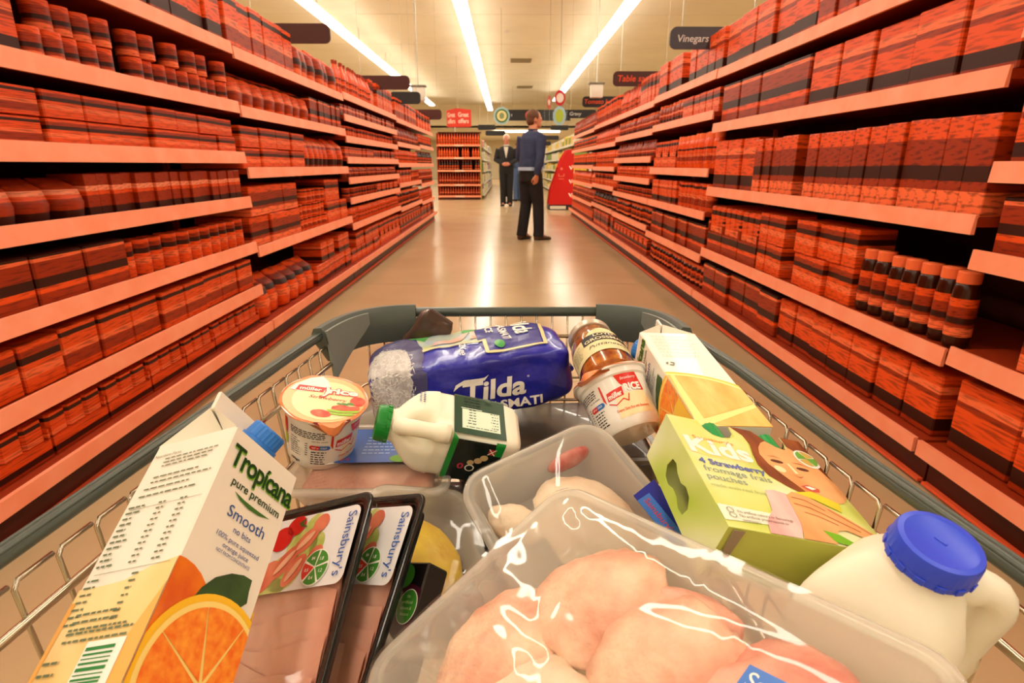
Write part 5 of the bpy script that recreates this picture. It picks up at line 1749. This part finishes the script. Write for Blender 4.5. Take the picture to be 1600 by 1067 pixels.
MB = rt([[0.5251, 0.7364, -0.4265], [-0.832, 0.5496, -0.0755], [0.1788, 0.3945, 0.9013]], (0.0474, 0.4218, 0.7506))
tB = tray('chicken_thigh_tray', 'largest clear tray under shiny film, chicken thighs inside, nearest in the trolley', MB, .29, .205, .043, cling=CLING, seed=3, dome=.005, wr=.0004, ridges=(
    ([(.0254, -.0951), (.1189, -.0741), (.1949, -.046), (.26, -.03)], 0.0080, .0011), ([(.0223, -.1149), (.0907, -.0918), (.2001, -.0493), (.26, -.040)], 0.0088, .0012),
    ([(.0546, -.1304), (.1236, -.1068)], 0.0072, .0009), ([(.0361, -.1164), (.1221, -.1097)], 0.0064, .0008), ([(.0532, -.1552), (.1325, -.1206)], 0.0080, .0010),
    ([(.058, -.1259), (.1081, -.1271)], 0.0064, .0007), ([(.040, -.024), (.1168, -.030), (.1591, -.0300), (.25, -.0250)], 0.0080, .0016), ([(.0239, -.0138), (.0589, -.029)], 0.0072, .0010), ([(.0217, -.1791), (.0664, -.1684), (.12, -.150)], 0.0072, .0009)))
for i, (x, y, z, sx, sy, sz, rz, m, lab) in enumerate((
        (.098, -.062, -.018, .046, .042, .0165, .6, CHICK, 'chicken thigh at the far corner under the large film'),
        (.064, -.126, -.019, .040, .048, .0155, .2, CHICK, 'chicken thigh at the left end of the large tray'),
        (.160, -.070, -.018, .044, .046, .0165, .9, CHICK, 'big chicken thigh in the middle of the large tray'),
        (.116, -.136, -.019, .040, .034, .0155, .4, CHICK2, 'pale chicken thigh nearest us in the large tray'),
        (.150, -.040, -.021, .034, .018, .012, .2, CHPINK, 'pink torn chicken edge along the far side of the large tray'),
        (.226, -.064, -.018, .044, .042, .016, .1, CHPINK, 'pink chicken thigh by the blue sticker of the large tray'),
        (.198, -.136, -.019, .040, .038, .014, .7, CHICK, 'chicken thigh at the near end of the large tray, below the blue sticker'))):
    blob('chicken_thigh', lab, 'chicken', MB @ Matrix.Translation((x, y, z)) @ Matrix.Rotation(rz, 4, 'Z'), (sx, sy, sz), m, i + 1, 'chicken thighs in the large tray')
STKB = P('mid blue sticker', (60, 118, 206), rough=.35, coat=.3)
STKN = P('deep blue sticker', (24, 40, 150), rough=.35, coat=.3)
pm = plane_map((0, 0, .0100), (1, 0, 0), (0, 1, 0))
decal(tB, 'blue_sticker', STKB, [poly([(.2132, -.0557), (.272, -.0500), (.274, -.095), (.2137, -.1000)])], pm)
decal(tB, 'sticker_lettering', INK_WHITE, [text("Sainsbury's", .2165, -.0665, w=.050, h=.0085, align='l', rot=.08)], pm, 1)
MA = rt([[0.4738, 0.8805, -0.0171], [-0.7948, 0.4192, -0.4388], [-0.3792, 0.2214, 0.8984]], scale_to_cam((0.0846, 0.5037, 0.7724), 1.06), 1.06)
tA = tray('chicken_breast_tray', 'clear tray of pale chicken breast tilted behind the large chicken tray', MA, .19, .150, .044, cling=CLING, seed=8, dome=.003, wr=.0005, ridges=(([(.0029, -.0293), (.0255, -.0536), (.0543, -.0719)], .005, .0013), ([(.012, -.12), (.05, -.125)], .005, .0008)))
blob('chicken_breast', 'large pale chicken breast filling the tilted tray', 'chicken', MA @ Matrix.Translation((.080, -.062, -.022)) @ Matrix.Rotation(.2, 4, 'Z'), (.050, .038, .014), CHICK2, 21, amp=.12)
blob('chicken_breast', 'small pale chicken piece at the left edge of the tilted tray', 'chicken', MA @ Matrix.Translation((.050, -.114, -.026)) @ Matrix.Rotation(.5, 4, 'Z'), (.026, .015, .012), CHICK2, 25)
o = blob('absorbent_pad', 'blood-stained pink pad at the back wall of the tilted chicken tray', 'pad', MA @ Matrix.Translation((.0185, -.040, -.022)), (.006, .022, .012), P('blood stained pad', (226, 150, 140), rough=.5, var=((198, 70, 66), 60, 3)), 31, amp=.08)
pm = plane_map((0, 0, .0068), (1, 0, 0), (0, 1, 0))
decal(tA, 'blue_sticker', STKN, [poly([(.091, -.026), (.087, -.001), (.150, -.001), (.150, -.026)])], pm)
decal(tA, 'blue_sticker', STKB, [poly([(.0965, -.026), (.0955, -.013), (.150, -.013), (.150, -.026)])], pm, 1)
decal(tA, 'sticker_lettering', P('sticker red ink', (214, 60, 60), rough=.4), [text("Sainsbury's", .099, -.0215, w=.034, h=.0052, align='l')], pm, 2)

MS = None
def ortho(x, y, o):
    x = Vector(x).normalized(); z = x.cross(Vector(y)).normalized(); y = z.cross(x)
    return rt([[x[i], y[i], z[i]] for i in range(3)], o)
MS = ortho((.26, -.95, -.34), (.49, .855, .0), scale_to_cam((-.036, .500, .695), 1.06))
tS = tray('marinated_chicken_tray', 'small clear tray with yellow marinated chicken beside the ham packs', MS, .17, .110, .040, cling=film('thin lid film', (253, 252, 248), .05, haze=.05, boost=1.0, bump=(14, .4, .006, .2, .6)), seed=5, r=.024, dome=.001, wr=.0006)
blob('marinated_chicken', 'lump of yellow marinated chicken in the small clear tray', 'chicken', MS @ Matrix.Translation((.070, -.052, -.020)) @ Matrix.Rotation(.2, 4, 'Z'), (.044, .032, .011), YELM, 41, amp=.10)

MF = ortho((1, 0, 0), (0, 1, 0), (-.232, .662, .690))
DARKT = film('tray brown plastic', (236, 214, 196), .15, haze=.5, haze_col=(190, 160, 140))
tF = tray('meat_tray', 'flat clear tray of pink meat under the upright pudding pot', MF, .174, .160, .030, cling=film('flat lid film', (250, 248, 244), .06, haze=.08, boost=1.0, bump=(16, .3, .005, .1, .5)), seed=6, dome=.0, wr=.0004, r=.02)
HAMF = P('pink sliced meat', (196, 128, 108), rough=.4, spec=.4, var=((222, 168, 146), 22, 4))
t = tag(G().rbox((.018, -.140, -.024), (.154, -.020, -.006), .008).build('meat_slice', HAMF, None, 60), 'pink meat filling the flat tray under the pudding pot', 'meat')
t.matrix_world = MF
pm = plane_map((.232, -.662, .0024), (1.076, 0, 0), (0, 1.076, 0))
BLUL = P('printed blue label', (44, 92, 176), rough=.3, coat=.4)
decal(tF, 'printed_label', INK_WHITE, [poly([(-.210, .545), (-.170, .595), (-.172, .518), (-.180, .515)])], pm, 0)
decal(tF, 'printed_label', BLUL, [poly([(-.211, .548), (-.208, .580), (-.172, .595), (-.080, .595), (-.095, .520), (-.172, .518)])], pm, 1)
decal(tF, 'label_small_print', P('label pale ink', (170, 196, 230), rough=.4), [dashes(-.150, -.110, .572, 6, .007, .002, random.Random(2), .3)], pm, 2)
decal(tF, 'label_sticker', INK_LIME, [disc(-.107, .527, .012, .008)], pm, 2)
decal(tF, 'label_lettering', INK_RED, [text('H', -.164, .522, w=.008, h=.006)], pm, 2)

# dark trays under the rice bag
DKTR = P('dark brown plastic', (54, 44, 36), rough=.3, coat=.3, var=((84, 70, 58), 14, 4))
t = thing('dark_food_tray', 'dark brown plastic tray under the rice bag', 'food tray', ortho((1, 0, 0), (0, 1, 0), (-.06, .63, .655)))
G().rbox((0, 0, -.045), (.25, .19, 0), .012).build('tray_body', DKTR, t, 50)
G().loft([rrect(-.004, .254, -.004, .194, .016, -.004), rrect(-.004, .254, -.004, .194, .016, .001), rrect(.004, .246, .004, .186, .012, .001)], cap=False).build('tray_rim', P('smoky plastic', (110, 98, 84), rough=.2, coat=.4), t, 50)
t = thing('dark_food_tray', 'smoky clear tray behind the pudding pot at the left end of the rice bag', 'food tray', ortho((1, -.06, 0), (.06, 1, 0), (-.216, .69, .668)))
G().rbox((0, 0, -.04), (.11, .13, 0), .012).build('tray_body', P('smoky grey plastic', (150, 142, 122), rough=.25, coat=.3), t, 50)

t = thing('black_food_tray', 'flat black food tray lying low in the trolley under the clear trays', 'food tray', ortho((1, 0, 0), (0, 1, 0), (-.10, .42, .635)))
G().rbox((0, 0, -.055), (.27, .205, 0), .012).build('tray_body', P('black tray plastic', (24, 25, 24), rough=.3, coat=.4), t, 50)
G().loft([rrect(-.004, .274, -.004, .209, .016, -.004), rrect(-.004, .274, -.004, .209, .016, .001), rrect(.004, .266, .004, .201, .012, .001)], cap=False).build('tray_rim', P('black tray plastic', (24, 25, 24)), t, 50)

# brown packet standing behind the rice
t = thing('chocolate_packet', 'crumpled dark brown packet behind the rice bag at the front rail', 'packet', ortho((.80, .12, -.60), (-.1, .98, .1), (-.128, .806, .784)))
bm = soft_box(.048, .018, .065, n=12, seed=9, rough=.0035)
for v in bm.verts:
    v.co.z += .02
bm_obj(bm, 'foil_packet', P('dark brown foil', (58, 38, 30), rough=.3, coat=.4, bump=(60, .4, .004), var=((92, 64, 50), 30, 3)), t)
bm.free()
G().rbox((.004, -.001, .010), (.044, .004, .028), .002, seg=1).build('crimped_seal', P('brown foil seal', (84, 60, 48), rough=.3), t)

# ---- ham packs: x right, y up along the edge, z out of the pack; origin at the outer top right corner
HAMS = P('pink ham slice', (250, 204, 184), rough=.32, spec=.5, var=((234, 168, 148), 16, 4, (1, .25, 1)))
BTRAY = P('black tray plastic', (24, 25, 24), rough=.3, coat=.4)
BRIM = P('black crimped film edge', (40, 44, 42), rough=.25, coat=.6, bump=(420, .6, .002))
CLEARF = film('pack film', (252, 251, 247), .05, ior=1.5, boost=.9, bump=(12, .35, .006, .3, .4))
LABW = P('printed white label', (234, 232, 232), rough=.3, coat=.3)
LETT = P('printed lettuce', (178, 198, 96), rough=.4, var=((220, 214, 140), 90, 3))
HAMP = P('printed ham roll', (232, 134, 100), rough=.4, var=((216, 96, 70), 50, 2))
TOM = P('printed tomato', (208, 28, 20), rough=.35)
WHG = P('wheel green', (70, 140, 50), rough=.4)
WHR = P('wheel red', (216, 60, 40), rough=.4)
def ham_pack(label, M, seed, W=.140, H=.165, D=.016):
    t = thing('ham_pack', label, 'ham pack', M)
    A = lambda i, z, r=.010: rrect(-W + i, -i, -H + i, -i, max(.002, r - i * .4), z)
    G().loft([A(.012, -D), A(.010, -D + .002), A(.009, -.002), A(0, -.002), A(0, 0), A(.0060, 0), A(.0075, -.002), A(.010, -.006), A(.014, -.011)], cap=False).add(A(.012, -D), [tuple(reversed(range(28)))]).add(A(.014, -.011), [tuple(range(28))]).build('black_tray', BTRAY, t, 50)
    G().loft([A(.0002, .0003), A(.0006, .0010), A(.0042, .0010), A(.0050, .0003)], cap=False).build('crimped_edge', BRIM, t, 50)
    for k in range(7):
        g = G()
        nx, ny = 26, 10
        y1 = -.040 - .016 * k
        vs, fs = [], []
        rr_ = random.Random(seed * 10 + k)
        ph = rr_.uniform(0, 6)
        for j in range(ny + 1):
            for i in range(nx + 1):
                u, v = i / nx, j / ny
                x = -W + .016 + u * (W - .030)
                y = y1 - v * .062 - .010 * math.sin(u * 3 + ph) - .012 * u
                y = max(y, -H + .015)
                z = -.0105 + .0012 * k * 0 + .0065 * (1 - v) + .0012 * math.sin(u * 11 + ph) * (1 - v) + .0004 * k
                vs.append((x, y, min(z, -.0022)))
        for j in range(ny):
            for i in range(nx):
                a = j * (nx + 1) + i
                fs.append((a, a + nx + 1, a + nx + 2, a + 1))
        g.add(vs, fs).build('ham_slice', HAMS, t, 180)
    g = G()
    nx, ny = 30, 36
    vs, fs = [], []
    for j in range(ny + 1):
        for i in range(nx + 1):
            x, y = -W + .004 + i / nx * (W - .008), -H + .004 + j / ny * (H - .008)
            vs.append((x, y, .0002 + .0009 * noise.noise(Vector((x * 22, y * 40, seed)))))
    for j in range(ny):
        for i in range(nx):
            a = j * (nx + 1) + i
            fs.append((a, a + 1, a + nx + 2, a + nx + 1))
    g.add(vs, fs).build('film_window', CLEARF, t, 180)
    # printed label across the top
    pm = plane_map((0, 0, .0016), (1, 0, 0), (0, 1, 0), .0002)
    x0, y0, y1 = -W + .007, -.0765, -.0115
    decal(t, 'printed_label', LABW, [poly(rrect(x0, -.0075, y0, y1, .008, 0) and [(a, b) for a, b, c in rrect(x0, -.0075, y0, y1, .008, 0)])], pm, 0)
    cl = lambda s: clip(s, x0, -.0075, y0, y1)
    rr_ = random.Random(3)
    decal(t, 'printed_lettuce', LETT, [cl(disc(x, y, rx, ry)) for x, y, rx, ry in ((-.078, -.060, .020, .016), (-.066, -.040, .018, .016), (-.057, -.024, .012, .012), (-.09, -.072, .02, .008), (-.048, -.040, .008, .010))], pm, 1)
    rolls = []
    for x, y, a, l, w in ((-.098, -.062, .9, .030, .011), (-.080, -.052, .8, .034, .0085), (-.066, -.060, .95, .030, .008), (-.062, -.036, .7, .030, .008), (-.050, -.022, .5, .018, .008), (-.046, -.050, .8, .018, .007), (-.112, -.070, .9, .02, .008)):
        c, s = math.cos(a), math.sin(a)
        rolls.append(cl(poly([(x + c * l / 2 * math.cos(q) - s * w * math.sin(q), y + s * l / 2 * math.cos(q) + c * w * math.sin(q)) for q in [2 * PI * k / 20 for k in range(20)]])))
    for k, r_ in enumerate(rolls):
        decal(t, 'printed_ham_roll', HAMP, [r_], pm, 2 + k * .25)
    inner = []
    for x, y, a, l, w in ((-.080, -.052, .8, .026, .003), (-.066, -.060, .95, .022, .003), (-.062, -.036, .7, .022, .003)):
        c, s = math.cos(a), math.sin(a)
        inner.append(cl(poly([(x + c * l / 2 * math.cos(q) - s * w * math.sin(q), y + s * l / 2 * math.cos(q) + c * w * math.sin(q)) for q in [2 * PI * k / 16 for k in range(16)]])))
    decal(t, 'printed_roll_highlight', P('printed pale ham', (246, 186, 150), rough=.4), inner, pm, 5)
    decal(t, 'printed_tomato', TOM, [cl(disc(-.094, -.030, .013, .011)), cl(disc(-.080, -.020, .011, .009))], pm, 4)
    decal(t, 'printed_stalk', P('printed stalk', (80, 90, 30), rough=.4), [cl(poly([(-.078, -.018), (-.070, -.014), (-.072, -.019), (-.066, -.023), (-.074, -.022)]))], pm, 5)
    wx_, wy_ = -.0405, -.0610
    decal(t, 'nutrition_wheel', INK_WHITE, [cl(disc(wx_, wy_, .0148))], pm, 6)
    for k in range(5):
        a0 = .2 + k * 2 * PI / 5
        sh = disc(wx_ + .0008 * math.cos(a0 + .63), wy_ + .0008 * math.sin(a0 + .63), .0130, None, 10, a0 + .04, a0 + 2 * PI / 5 - .04)
        decal(t, 'wheel_sector', WHR if k == 2 else WHG, [cl(sh)], pm, 7)
    decal(t, 'wheel_lettering', INK_WHITE, [text(s, wx_ + .0085 * math.cos(.2 + (k + .5) * 2 * PI / 5), wy_ + .0085 * math.sin(.2 + (k + .5) * 2 * PI / 5) - .0012, h=.0026, bold=.02) for k, s in enumerate(('1.8', '84', '0.5', '0.4', '1.2'))], pm, 8)
    decal(t, 'brand_lettering', P('brand blue ink', (46, 92, 176), rough=.35), [text("Sainsbury's", -.0190, -.0440, w=.053, h=.0092, rot=-PI / 2)], pm, 6)
    return t
MH1 = rt([[0.857, 0.0907, -0.5073], [-0.3245, 0.8597, -0.3945], [0.4004, 0.5028, 0.7661]], (-0.1107, 0.4269, 0.7396))
MH2 = rt([[0.7724, 0.2203, -0.5957], [-0.5089, 0.7758, -0.373], [0.3799, 0.5913, 0.7114]], (-0.0673, 0.4267, 0.7368))
ham_pack('front pack of sliced ham in a black tray beside the tall juice carton', MH1, 1)
ham_pack('second pack of sliced ham in a black tray, tucked behind the first', MH2, 2)

# ---- black card box with a green roundel
MK2 = MH2 @ Matrix.Translation((0, 0, -.022))
t = thing('black_food_box', 'black card box with green roundel between the ham packs and the big tray', 'food box', MK2)
BCARD = P('black card', (20, 15, 16), rough=.35, coat=.3)
G().rbox((-.07, -.155, -.03), (-.003, -.048, -.006), .0015, seg=1).build('card_box', BCARD, t)
pm = plane_map((0, 0, -.0056), (1, 0, 0), (0, 1, 0))
RND = P('printed roundel green', (64, 138, 44), rough=.35)
decal(t, 'printed_swirl', P('printed maroon', (70, 16, 34), rough=.4), [clip(disc(-.018, -.086, .026, .020), -.07, -.003, -.155, -.0485)], pm, 0)
decal(t, 'printed_roundel', INK_WHITE, [disc(-.0135, -.0835, .0112, .0135)], pm, 1)
decal(t, 'printed_roundel', RND, [disc(-.0135, -.0835, .0105, .0128)], pm, 2)
decal(t, 'roundel_lettering', P('pale green ink', (190, 220, 150), rough=.4), [text(s, -.0135, y, w=w, h=.0024, bold=.01) for s, y, w in (('No', -.0770, .004), ('artificial', -.0815, .012), ('colours &', -.0860, .013), ('flavours', -.0905, .010))], pm, 3)
decal(t, 'printed_roundel', RND, [clip(disc(-.026, -.060, .011, .010), -.07, -.003, -.155, -.0485)], pm, 2)
decal(t, 'brand_lettering', INK_RED, [text('Sai', -.030, -.122, h=.006, align='l', bold=.01)], pm, 1)
decal(t, 'brand_lettering', INK_WHITE, [text('B', -.034, -.1315, h=.008, bold=.01)], pm, 1)

# ---- green pouch box: x across the printed face, y up the face, z out of it
KW, KH, KD = .126, .1285, .044
MKB = rt([[0.961, -0.0576, 0.2706], [0.0986, 0.9851, -0.1407], [-0.2584, 0.1619, 0.9524]], scale_to_cam((0.1407, 0.3136, 0.7808), .985), .985)
kb = thing('pouch_box', 'lime green cardboard box of strawberry pouches with a child printed on it', 'pouch box', MKB)
def card_mat(name, axis_scale, c1, c2, c3, loc=(0, 0, 0)):
    m = P(name, c1, rough=.4, coat=.15)
    nt = m.node_tree
    b = nt.nodes['Principled BSDF']
    tc = nt.nodes.new('ShaderNodeTexCoord')
    mp = nt.nodes.new('ShaderNodeMapping')
    mp.inputs['Scale'].default_value = axis_scale
    mp.inputs['Location'].default_value = loc
    n = nt.nodes.new('ShaderNodeTexNoise')
    n.inputs['Scale'].default_value = 1
    n.inputs['Detail'].default_value = 1
    r = nt.nodes.new('ShaderNodeValToRGB')
    r.color_ramp.elements[0].position = .32
    r.color_ramp.elements[0].color = lin(c1)
    r.color_ramp.elements[1].position = .70
    r.color_ramp.elements[1].color = lin(c3)
    e = r.color_ramp.elements.new(.5)
    e.color = lin(c2)
    nt.links.new(tc.outputs['Object'], mp.inputs[0])
    nt.links.new(mp.outputs[0], n.inputs['Vector'])
    nt.links.new(n.outputs['Fac'], r.inputs[0])
    nt.links.new(r.outputs[0], b.inputs['Base Color'])
    return m
LIMEC = card_mat('printed lime card', (16, 16, 16), (196, 212, 84), (224, 228, 140), (242, 240, 204))
LIMES = card_mat('printed lime side card', (14, 14, 14), (176, 200, 70), (206, 218, 130), (232, 236, 196))
LIMED = P('plain lime card', (186, 190, 84), rough=.45)
INNER = P('raw card inside', (150, 130, 100), rough=.8)
def panel(name, outline, hole, O, ex, ey, m, th=.0006):
    """flat card panel; hole is an optional inner outline"""
    cu = bpy.data.curves.new('panel_work', 'CURVE')
    cu.dimensions = '2D'
    cu.fill_mode = 'BOTH'
    cu.extrude = th / 2
    for pl in [outline] + ([hole] if hole else []):
        sp = cu.splines.new('POLY')
        sp.points.add(len(pl) - 1)
        for i, (a, b) in enumerate(pl):
            sp.points[i].co = (a, b, 0, 1)
        sp.use_cyclic_u = True
    ob = bpy.data.objects.new('panel_work', cu)
    me = bpy.data.meshes.new_from_object(ob)
    bpy.data.objects.remove(ob)
    bpy.data.curves.remove(cu)
    ex, ey = Vector(ex), Vector(ey)
    nz = ex.cross(ey)
    T = Matrix((ex, ey, nz)).transposed().to_4x4()
    T.translation = Vector(O)
    me.transform(T)
    me.name = name
    me.materials.clear()
    me.materials.append(m)
    return link(name, me, kb)
def arc(cx, cy, r, a0, a1, n=8):
    return [(cx + r * math.cos(math.radians(a0 + (a1 - a0) * i / n)), cy + r * math.sin(math.radians(a0 + (a1 - a0) * i / n))) for i in range(n + 1)]
out = [(0, 0), (KW, 0), (KW, KH), (.107, KH)] + [(.107, .120), (.1025, .1085), (.094, .111), (.086, .119), (.080, KH)] + [(.0575, KH), (.0565, .118), (.051, .1105), (.043, .1080), (.035, .110), (.029, .119), (.0285, KH)] + [(0, KH)]
panel('front_panel', out, None, (0, 0, 0), (1, 0, 0), (0, 1, 0), LIMEC)
bone = [(-.017, .090), (-.026, .0935), (-.033, .0885), (-.0345, .080), (-.0315, .072), (-.032, .063), (-.036, .055), (-.035, .047), (-.027, .044), (-.020, .049), (-.018, .058), (-.021, .066), (-.0195, .075), (-.0155, .083)]
panel('side_panel', [(0, 0), (0, KH), (-KD, KH), (-KD, 0)], bone, (0, 0, 0), (0, 0, 1), (0, 1, 0), LIMES)
panel('side_panel', [(0, 0), (0, KH), (-KD, KH), (-KD, 0)], None, (KW, 0, 0), (0, 0, 1), (0, 1, 0), P('printed brown card', (110, 56, 30), rough=.45))
panel('back_panel', [(0, 0), (KW, 0), (KW, KH), (0, KH)], None, (0, 0, -KD), (1, 0, 0), (0, 1, 0), LIMED)
panel('base_panel', [(0, 0), (KW, 0), (KW, -KD), (0, -KD)], None, (0, 0, 0), (1, 0, 0), (0, 0, 1), LIMED)
panel('base_flap', [(.004, -.001), (.012, -.001), (.010, -KD * .6), (.004, -KD)], None, (0, -.0012, 0), (1, 0, 0), (0, 0, 1), INNER)
panel('top_panel', [(0, -.024), (KW, -.024), (KW, -KD), (0, -KD)], None, (0, KH, 0), (1, 0, 0), (0, 0, 1), P('printed brown top card', (120, 60, 30), rough=.45))
fm = plane_map((0, 0, .0003), (1, 0, 0), (0, 1, 0), .00015)
KHAIR = P('printed dark brown hair', (116, 56, 22), rough=.4, var=((160, 84, 34), 60, 3, (1, .3, 1)))
KSKIN = P('printed skin', (240, 180, 120), rough=.4, var=((226, 150, 92), 26, 2))
KSKD = P('printed skin fold', (196, 112, 66), rough=.4)
KPINK = P('printed pink sleeve', (240, 206, 198), rough=.4, var=((226, 158, 156), 45, 2, (1, .3, 1)))
KYEL = P('printed yellow glow', (246, 222, 116), rough=.4, var=((236, 228, 150), 30, 2))
KD_ = lambda nm, m, sh, k: decal(kb, nm, m, [clip(s, 0, KW, 0, KH) for s in sh], fm, k)
KD_('printed_yellow_glow', KYEL, [poly([(0, .128), (.028, .128), (.030, .116), (.036, .108), (.048, .107), (.057, .114), (.058, .128), (.072, .128), (.066, .108), (.060, .086), (.052, .078), (.02, .076), (0, .08)])], 0)
KD_('printed_hair', KHAIR, [poly([(.0585, .1285), (.079, .1285), (.087, .117), (.094, .1095), (.100, .1075), (.080, .104), (.074, .100), (.071, .090), (.076, .074), (.088, .056), (.090, .050), (.084, .051), (.074, .057), (.064, .066), (.0605, .078), (.063, .092), (.067, .106), (.066, .118)]), poly([(.107, .128), (.130, .128), (.130, .052), (.127, .050), (.126, .072), (.121, .092), (.112, .108), (.106, .114)])], 1)
KD_('printed_face', KSKIN, [poly([(.074, .104), (.070, .094), (.072, .082), (.080, .068), (.088, .055), (.096, .048), (.108, .045), (.118, .048), (.126, .056), (.126, .072), (.121, .092), (.113, .107), (.106, .113), (.101, .108), (.094, .110), (.086, .116), (.080, .112)])], 2)
KD_('printed_eyes', P('printed eye brown', (96, 50, 26), rough=.4), [disc(.0825, .0880, .0058, .0021), disc(.1035, .0835, .0058, .0021)], 3)
KD_('printed_eyebrows', KSKD, [poly([(.075, .0935), (.083, .0955), (.090, .0925), (.083, .0938)]), poly([(.097, .0905), (.105, .0915), (.112, .0875), (.105, .0895)])], 3)
KD_('printed_nose', KSKD, [poly([(.088, .074), (.093, .072), (.099, .0735), (.094, .0702)])], 3)
KD_('printed_nose_light', P('printed skin light', (255, 226, 176), rough=.4), [poly([(.091, .088), (.0935, .088), (.0955, .076), (.0925, .0755)]), disc(.080, .078, .005, .004)], 3)
KD_('printed_mouth', P('printed lips', (206, 90, 70), rough=.4), [poly([(.088, .060), (.095, .063), (.104, .060), (.102, .056), (.094, .0545)])], 3)
KD_('printed_teeth', INK_WHITE, [poly([(.091, .0600), (.096, .0612), (.101, .0595), (.096, .0572)])], 4)
KD_('printed_yellow_pouch', P('printed lemon pouch', (226, 210, 50), rough=.4), [poly([(.076, .050), (.094, .055), (.112, .046), (.108, .036), (.090, .046)])], 4)
KD_('printed_sleeve', KPINK, [poly([(.050, .046), (.058, .048), (.068, .046), (.066, .030), (.062, .014), (.054, 0), (.030, 0), (.034, .012), (.044, .024)])], 3)
KD_('printed_sleeve', KPINK, [poly([(.092, 0), (.104, .010), (.118, .004), (.12, 0)])], 3)
KD_('printed_hand', KSKIN, [poly([(.066, .044), (.074, .050), (.086, .047), (.098, .038), (.112, .026), (.124, .014), (.124, .008), (.108, .012), (.098, .016), (.090, .014), (.084, .006), (.080, 0), (.055, 0), (.061, .014), (.064, .030)])], 5)
KD_('printed_fingers', KSKD, stripe([(.070, .043), (.080, .042), (.092, .034)], .0005) + stripe([(.068, .036), (.080, .034), (.094, .026), (.110, .017)], .0006) + stripe([(.072, .028), (.082, .026), (.094, .020)], .0005) + stripe([(.096, .036), (.108, .026), (.120, .015)], .0005), 6)
KD_('printed_lime_pouch', INK_LIME, [poly([(.076, .012), (.088, .010), (.096, .004), (.092, 0), (.080, .002)])], 6)
KD_('printed_roundel', INK_WHITE, [disc(.117, .100, .0108, .0118)], 4)
for k in range(4):
    a0 = .3 + k * PI / 2
    KD_('roundel_sector', P('roundel green', (110, 170, 60), rough=.4) if k % 2 else P('roundel ochre', (206, 170, 80), rough=.4), [disc(.117, .1005, .0090, .0098, 8, a0 + .06, a0 + PI / 2 - .06)], 5)
KD_('brand_lettering', P('orange ink', (236, 140, 40), rough=.4), [text("Sainsbury's", .031, .0985, w=.036, h=.0042)], 2)
KD_('brand_lettering', INK_WHITE, [text('Kids', .0315, .0800, w=.055, h=.0200, bold=.035)], 2)
KD_('flavour_lettering', P('violet blue ink', (92, 110, 176), rough=.4), [text('4 Strawberry', .034, .0660, w=.056, h=.0066, bold=.03)], 2)
KD_('flavour_lettering', P('soft blue ink', (136, 160, 150), rough=.4), [text('fromage frais', .0345, .0570, w=.056, h=.0066), text('pouches', .0215, .0480, w=.032, h=.0066)], 2)
KD_('flavour_lettering', P('sage ink', (170, 190, 130), rough=.4), [text('made with real fruit purée', .034, .0400, w=.058, h=.0036)], 2)
KD_('claim_panel', P('printed cream strip', (240, 238, 214), rough=.4), [poly([(0, .006), (.050, .009), (.058, .018), (.058, .020), (.002, .021), (0, .020)])], 2)
KD_('claim_lettering', P('dark claim ink', (92, 92, 84), rough=.4), [text('No artificial colours or flavourings', .034, .0145, w=.042, h=.0025), text('No artificial preservatives or', .0315, .0105, w=.037, h=.0025), text('sweeteners', .020, .0068, w=.013, h=.0023)], 6)
KD_('claim_rings', P('claim ring ink', (150, 160, 140), rough=.4), stripe([(.008 + .0024 * math.cos(a), .0160 + .0024 * math.sin(a)) for a in [2 * PI * k / 12 for k in range(13)]], .0003) + stripe([(.008 + .0024 * math.cos(a), .0112 + .0024 * math.sin(a)) for a in [2 * PI * k / 12 for k in range(13)]], .0003), 6)
POUCHM = P('green pouch foil', (96, 130, 44), rough=.3, coat=.3, bump=(60, .4, .003))
PCAP = P('green pouch cap', (24, 150, 70), rough=.4)
for x, lab in ((.047, 'foil pouch with green cap showing through the first cut-out of the lime box'), (.101, 'foil pouch with green cap showing through the second cut-out of the lime box')):
    t = thing('yoghurt_pouch', lab, 'pouch', MKB @ Matrix.Translation((x, 0, -.020)))
    g = G()
    g.loft([[(w * math.cos(a), y, d * math.sin(a)) for a in [2 * PI * k / 16 for k in range(16)]] for y, w, d in ((.006, .018, .004), (.02, .020, .012), (.06, .021, .014), (.095, .019, .008), (.116, .008, .006))][::-1])
    g.build('pouch', POUCHM, t, 60)
    g = G()
    n = 28
    g.loft([[((r - (.0005 if k % 2 else 0)) * math.cos(2 * PI * k / n), y, (r - (.0005 if k % 2 else 0)) * math.sin(2 * PI * k / n) + .008) for k in range(n)] for y, r in ((.137, .007), (.1362, .0088), (.111, .0092), (.110, .009))])
    g.build('cap', PCAP, t, 40)
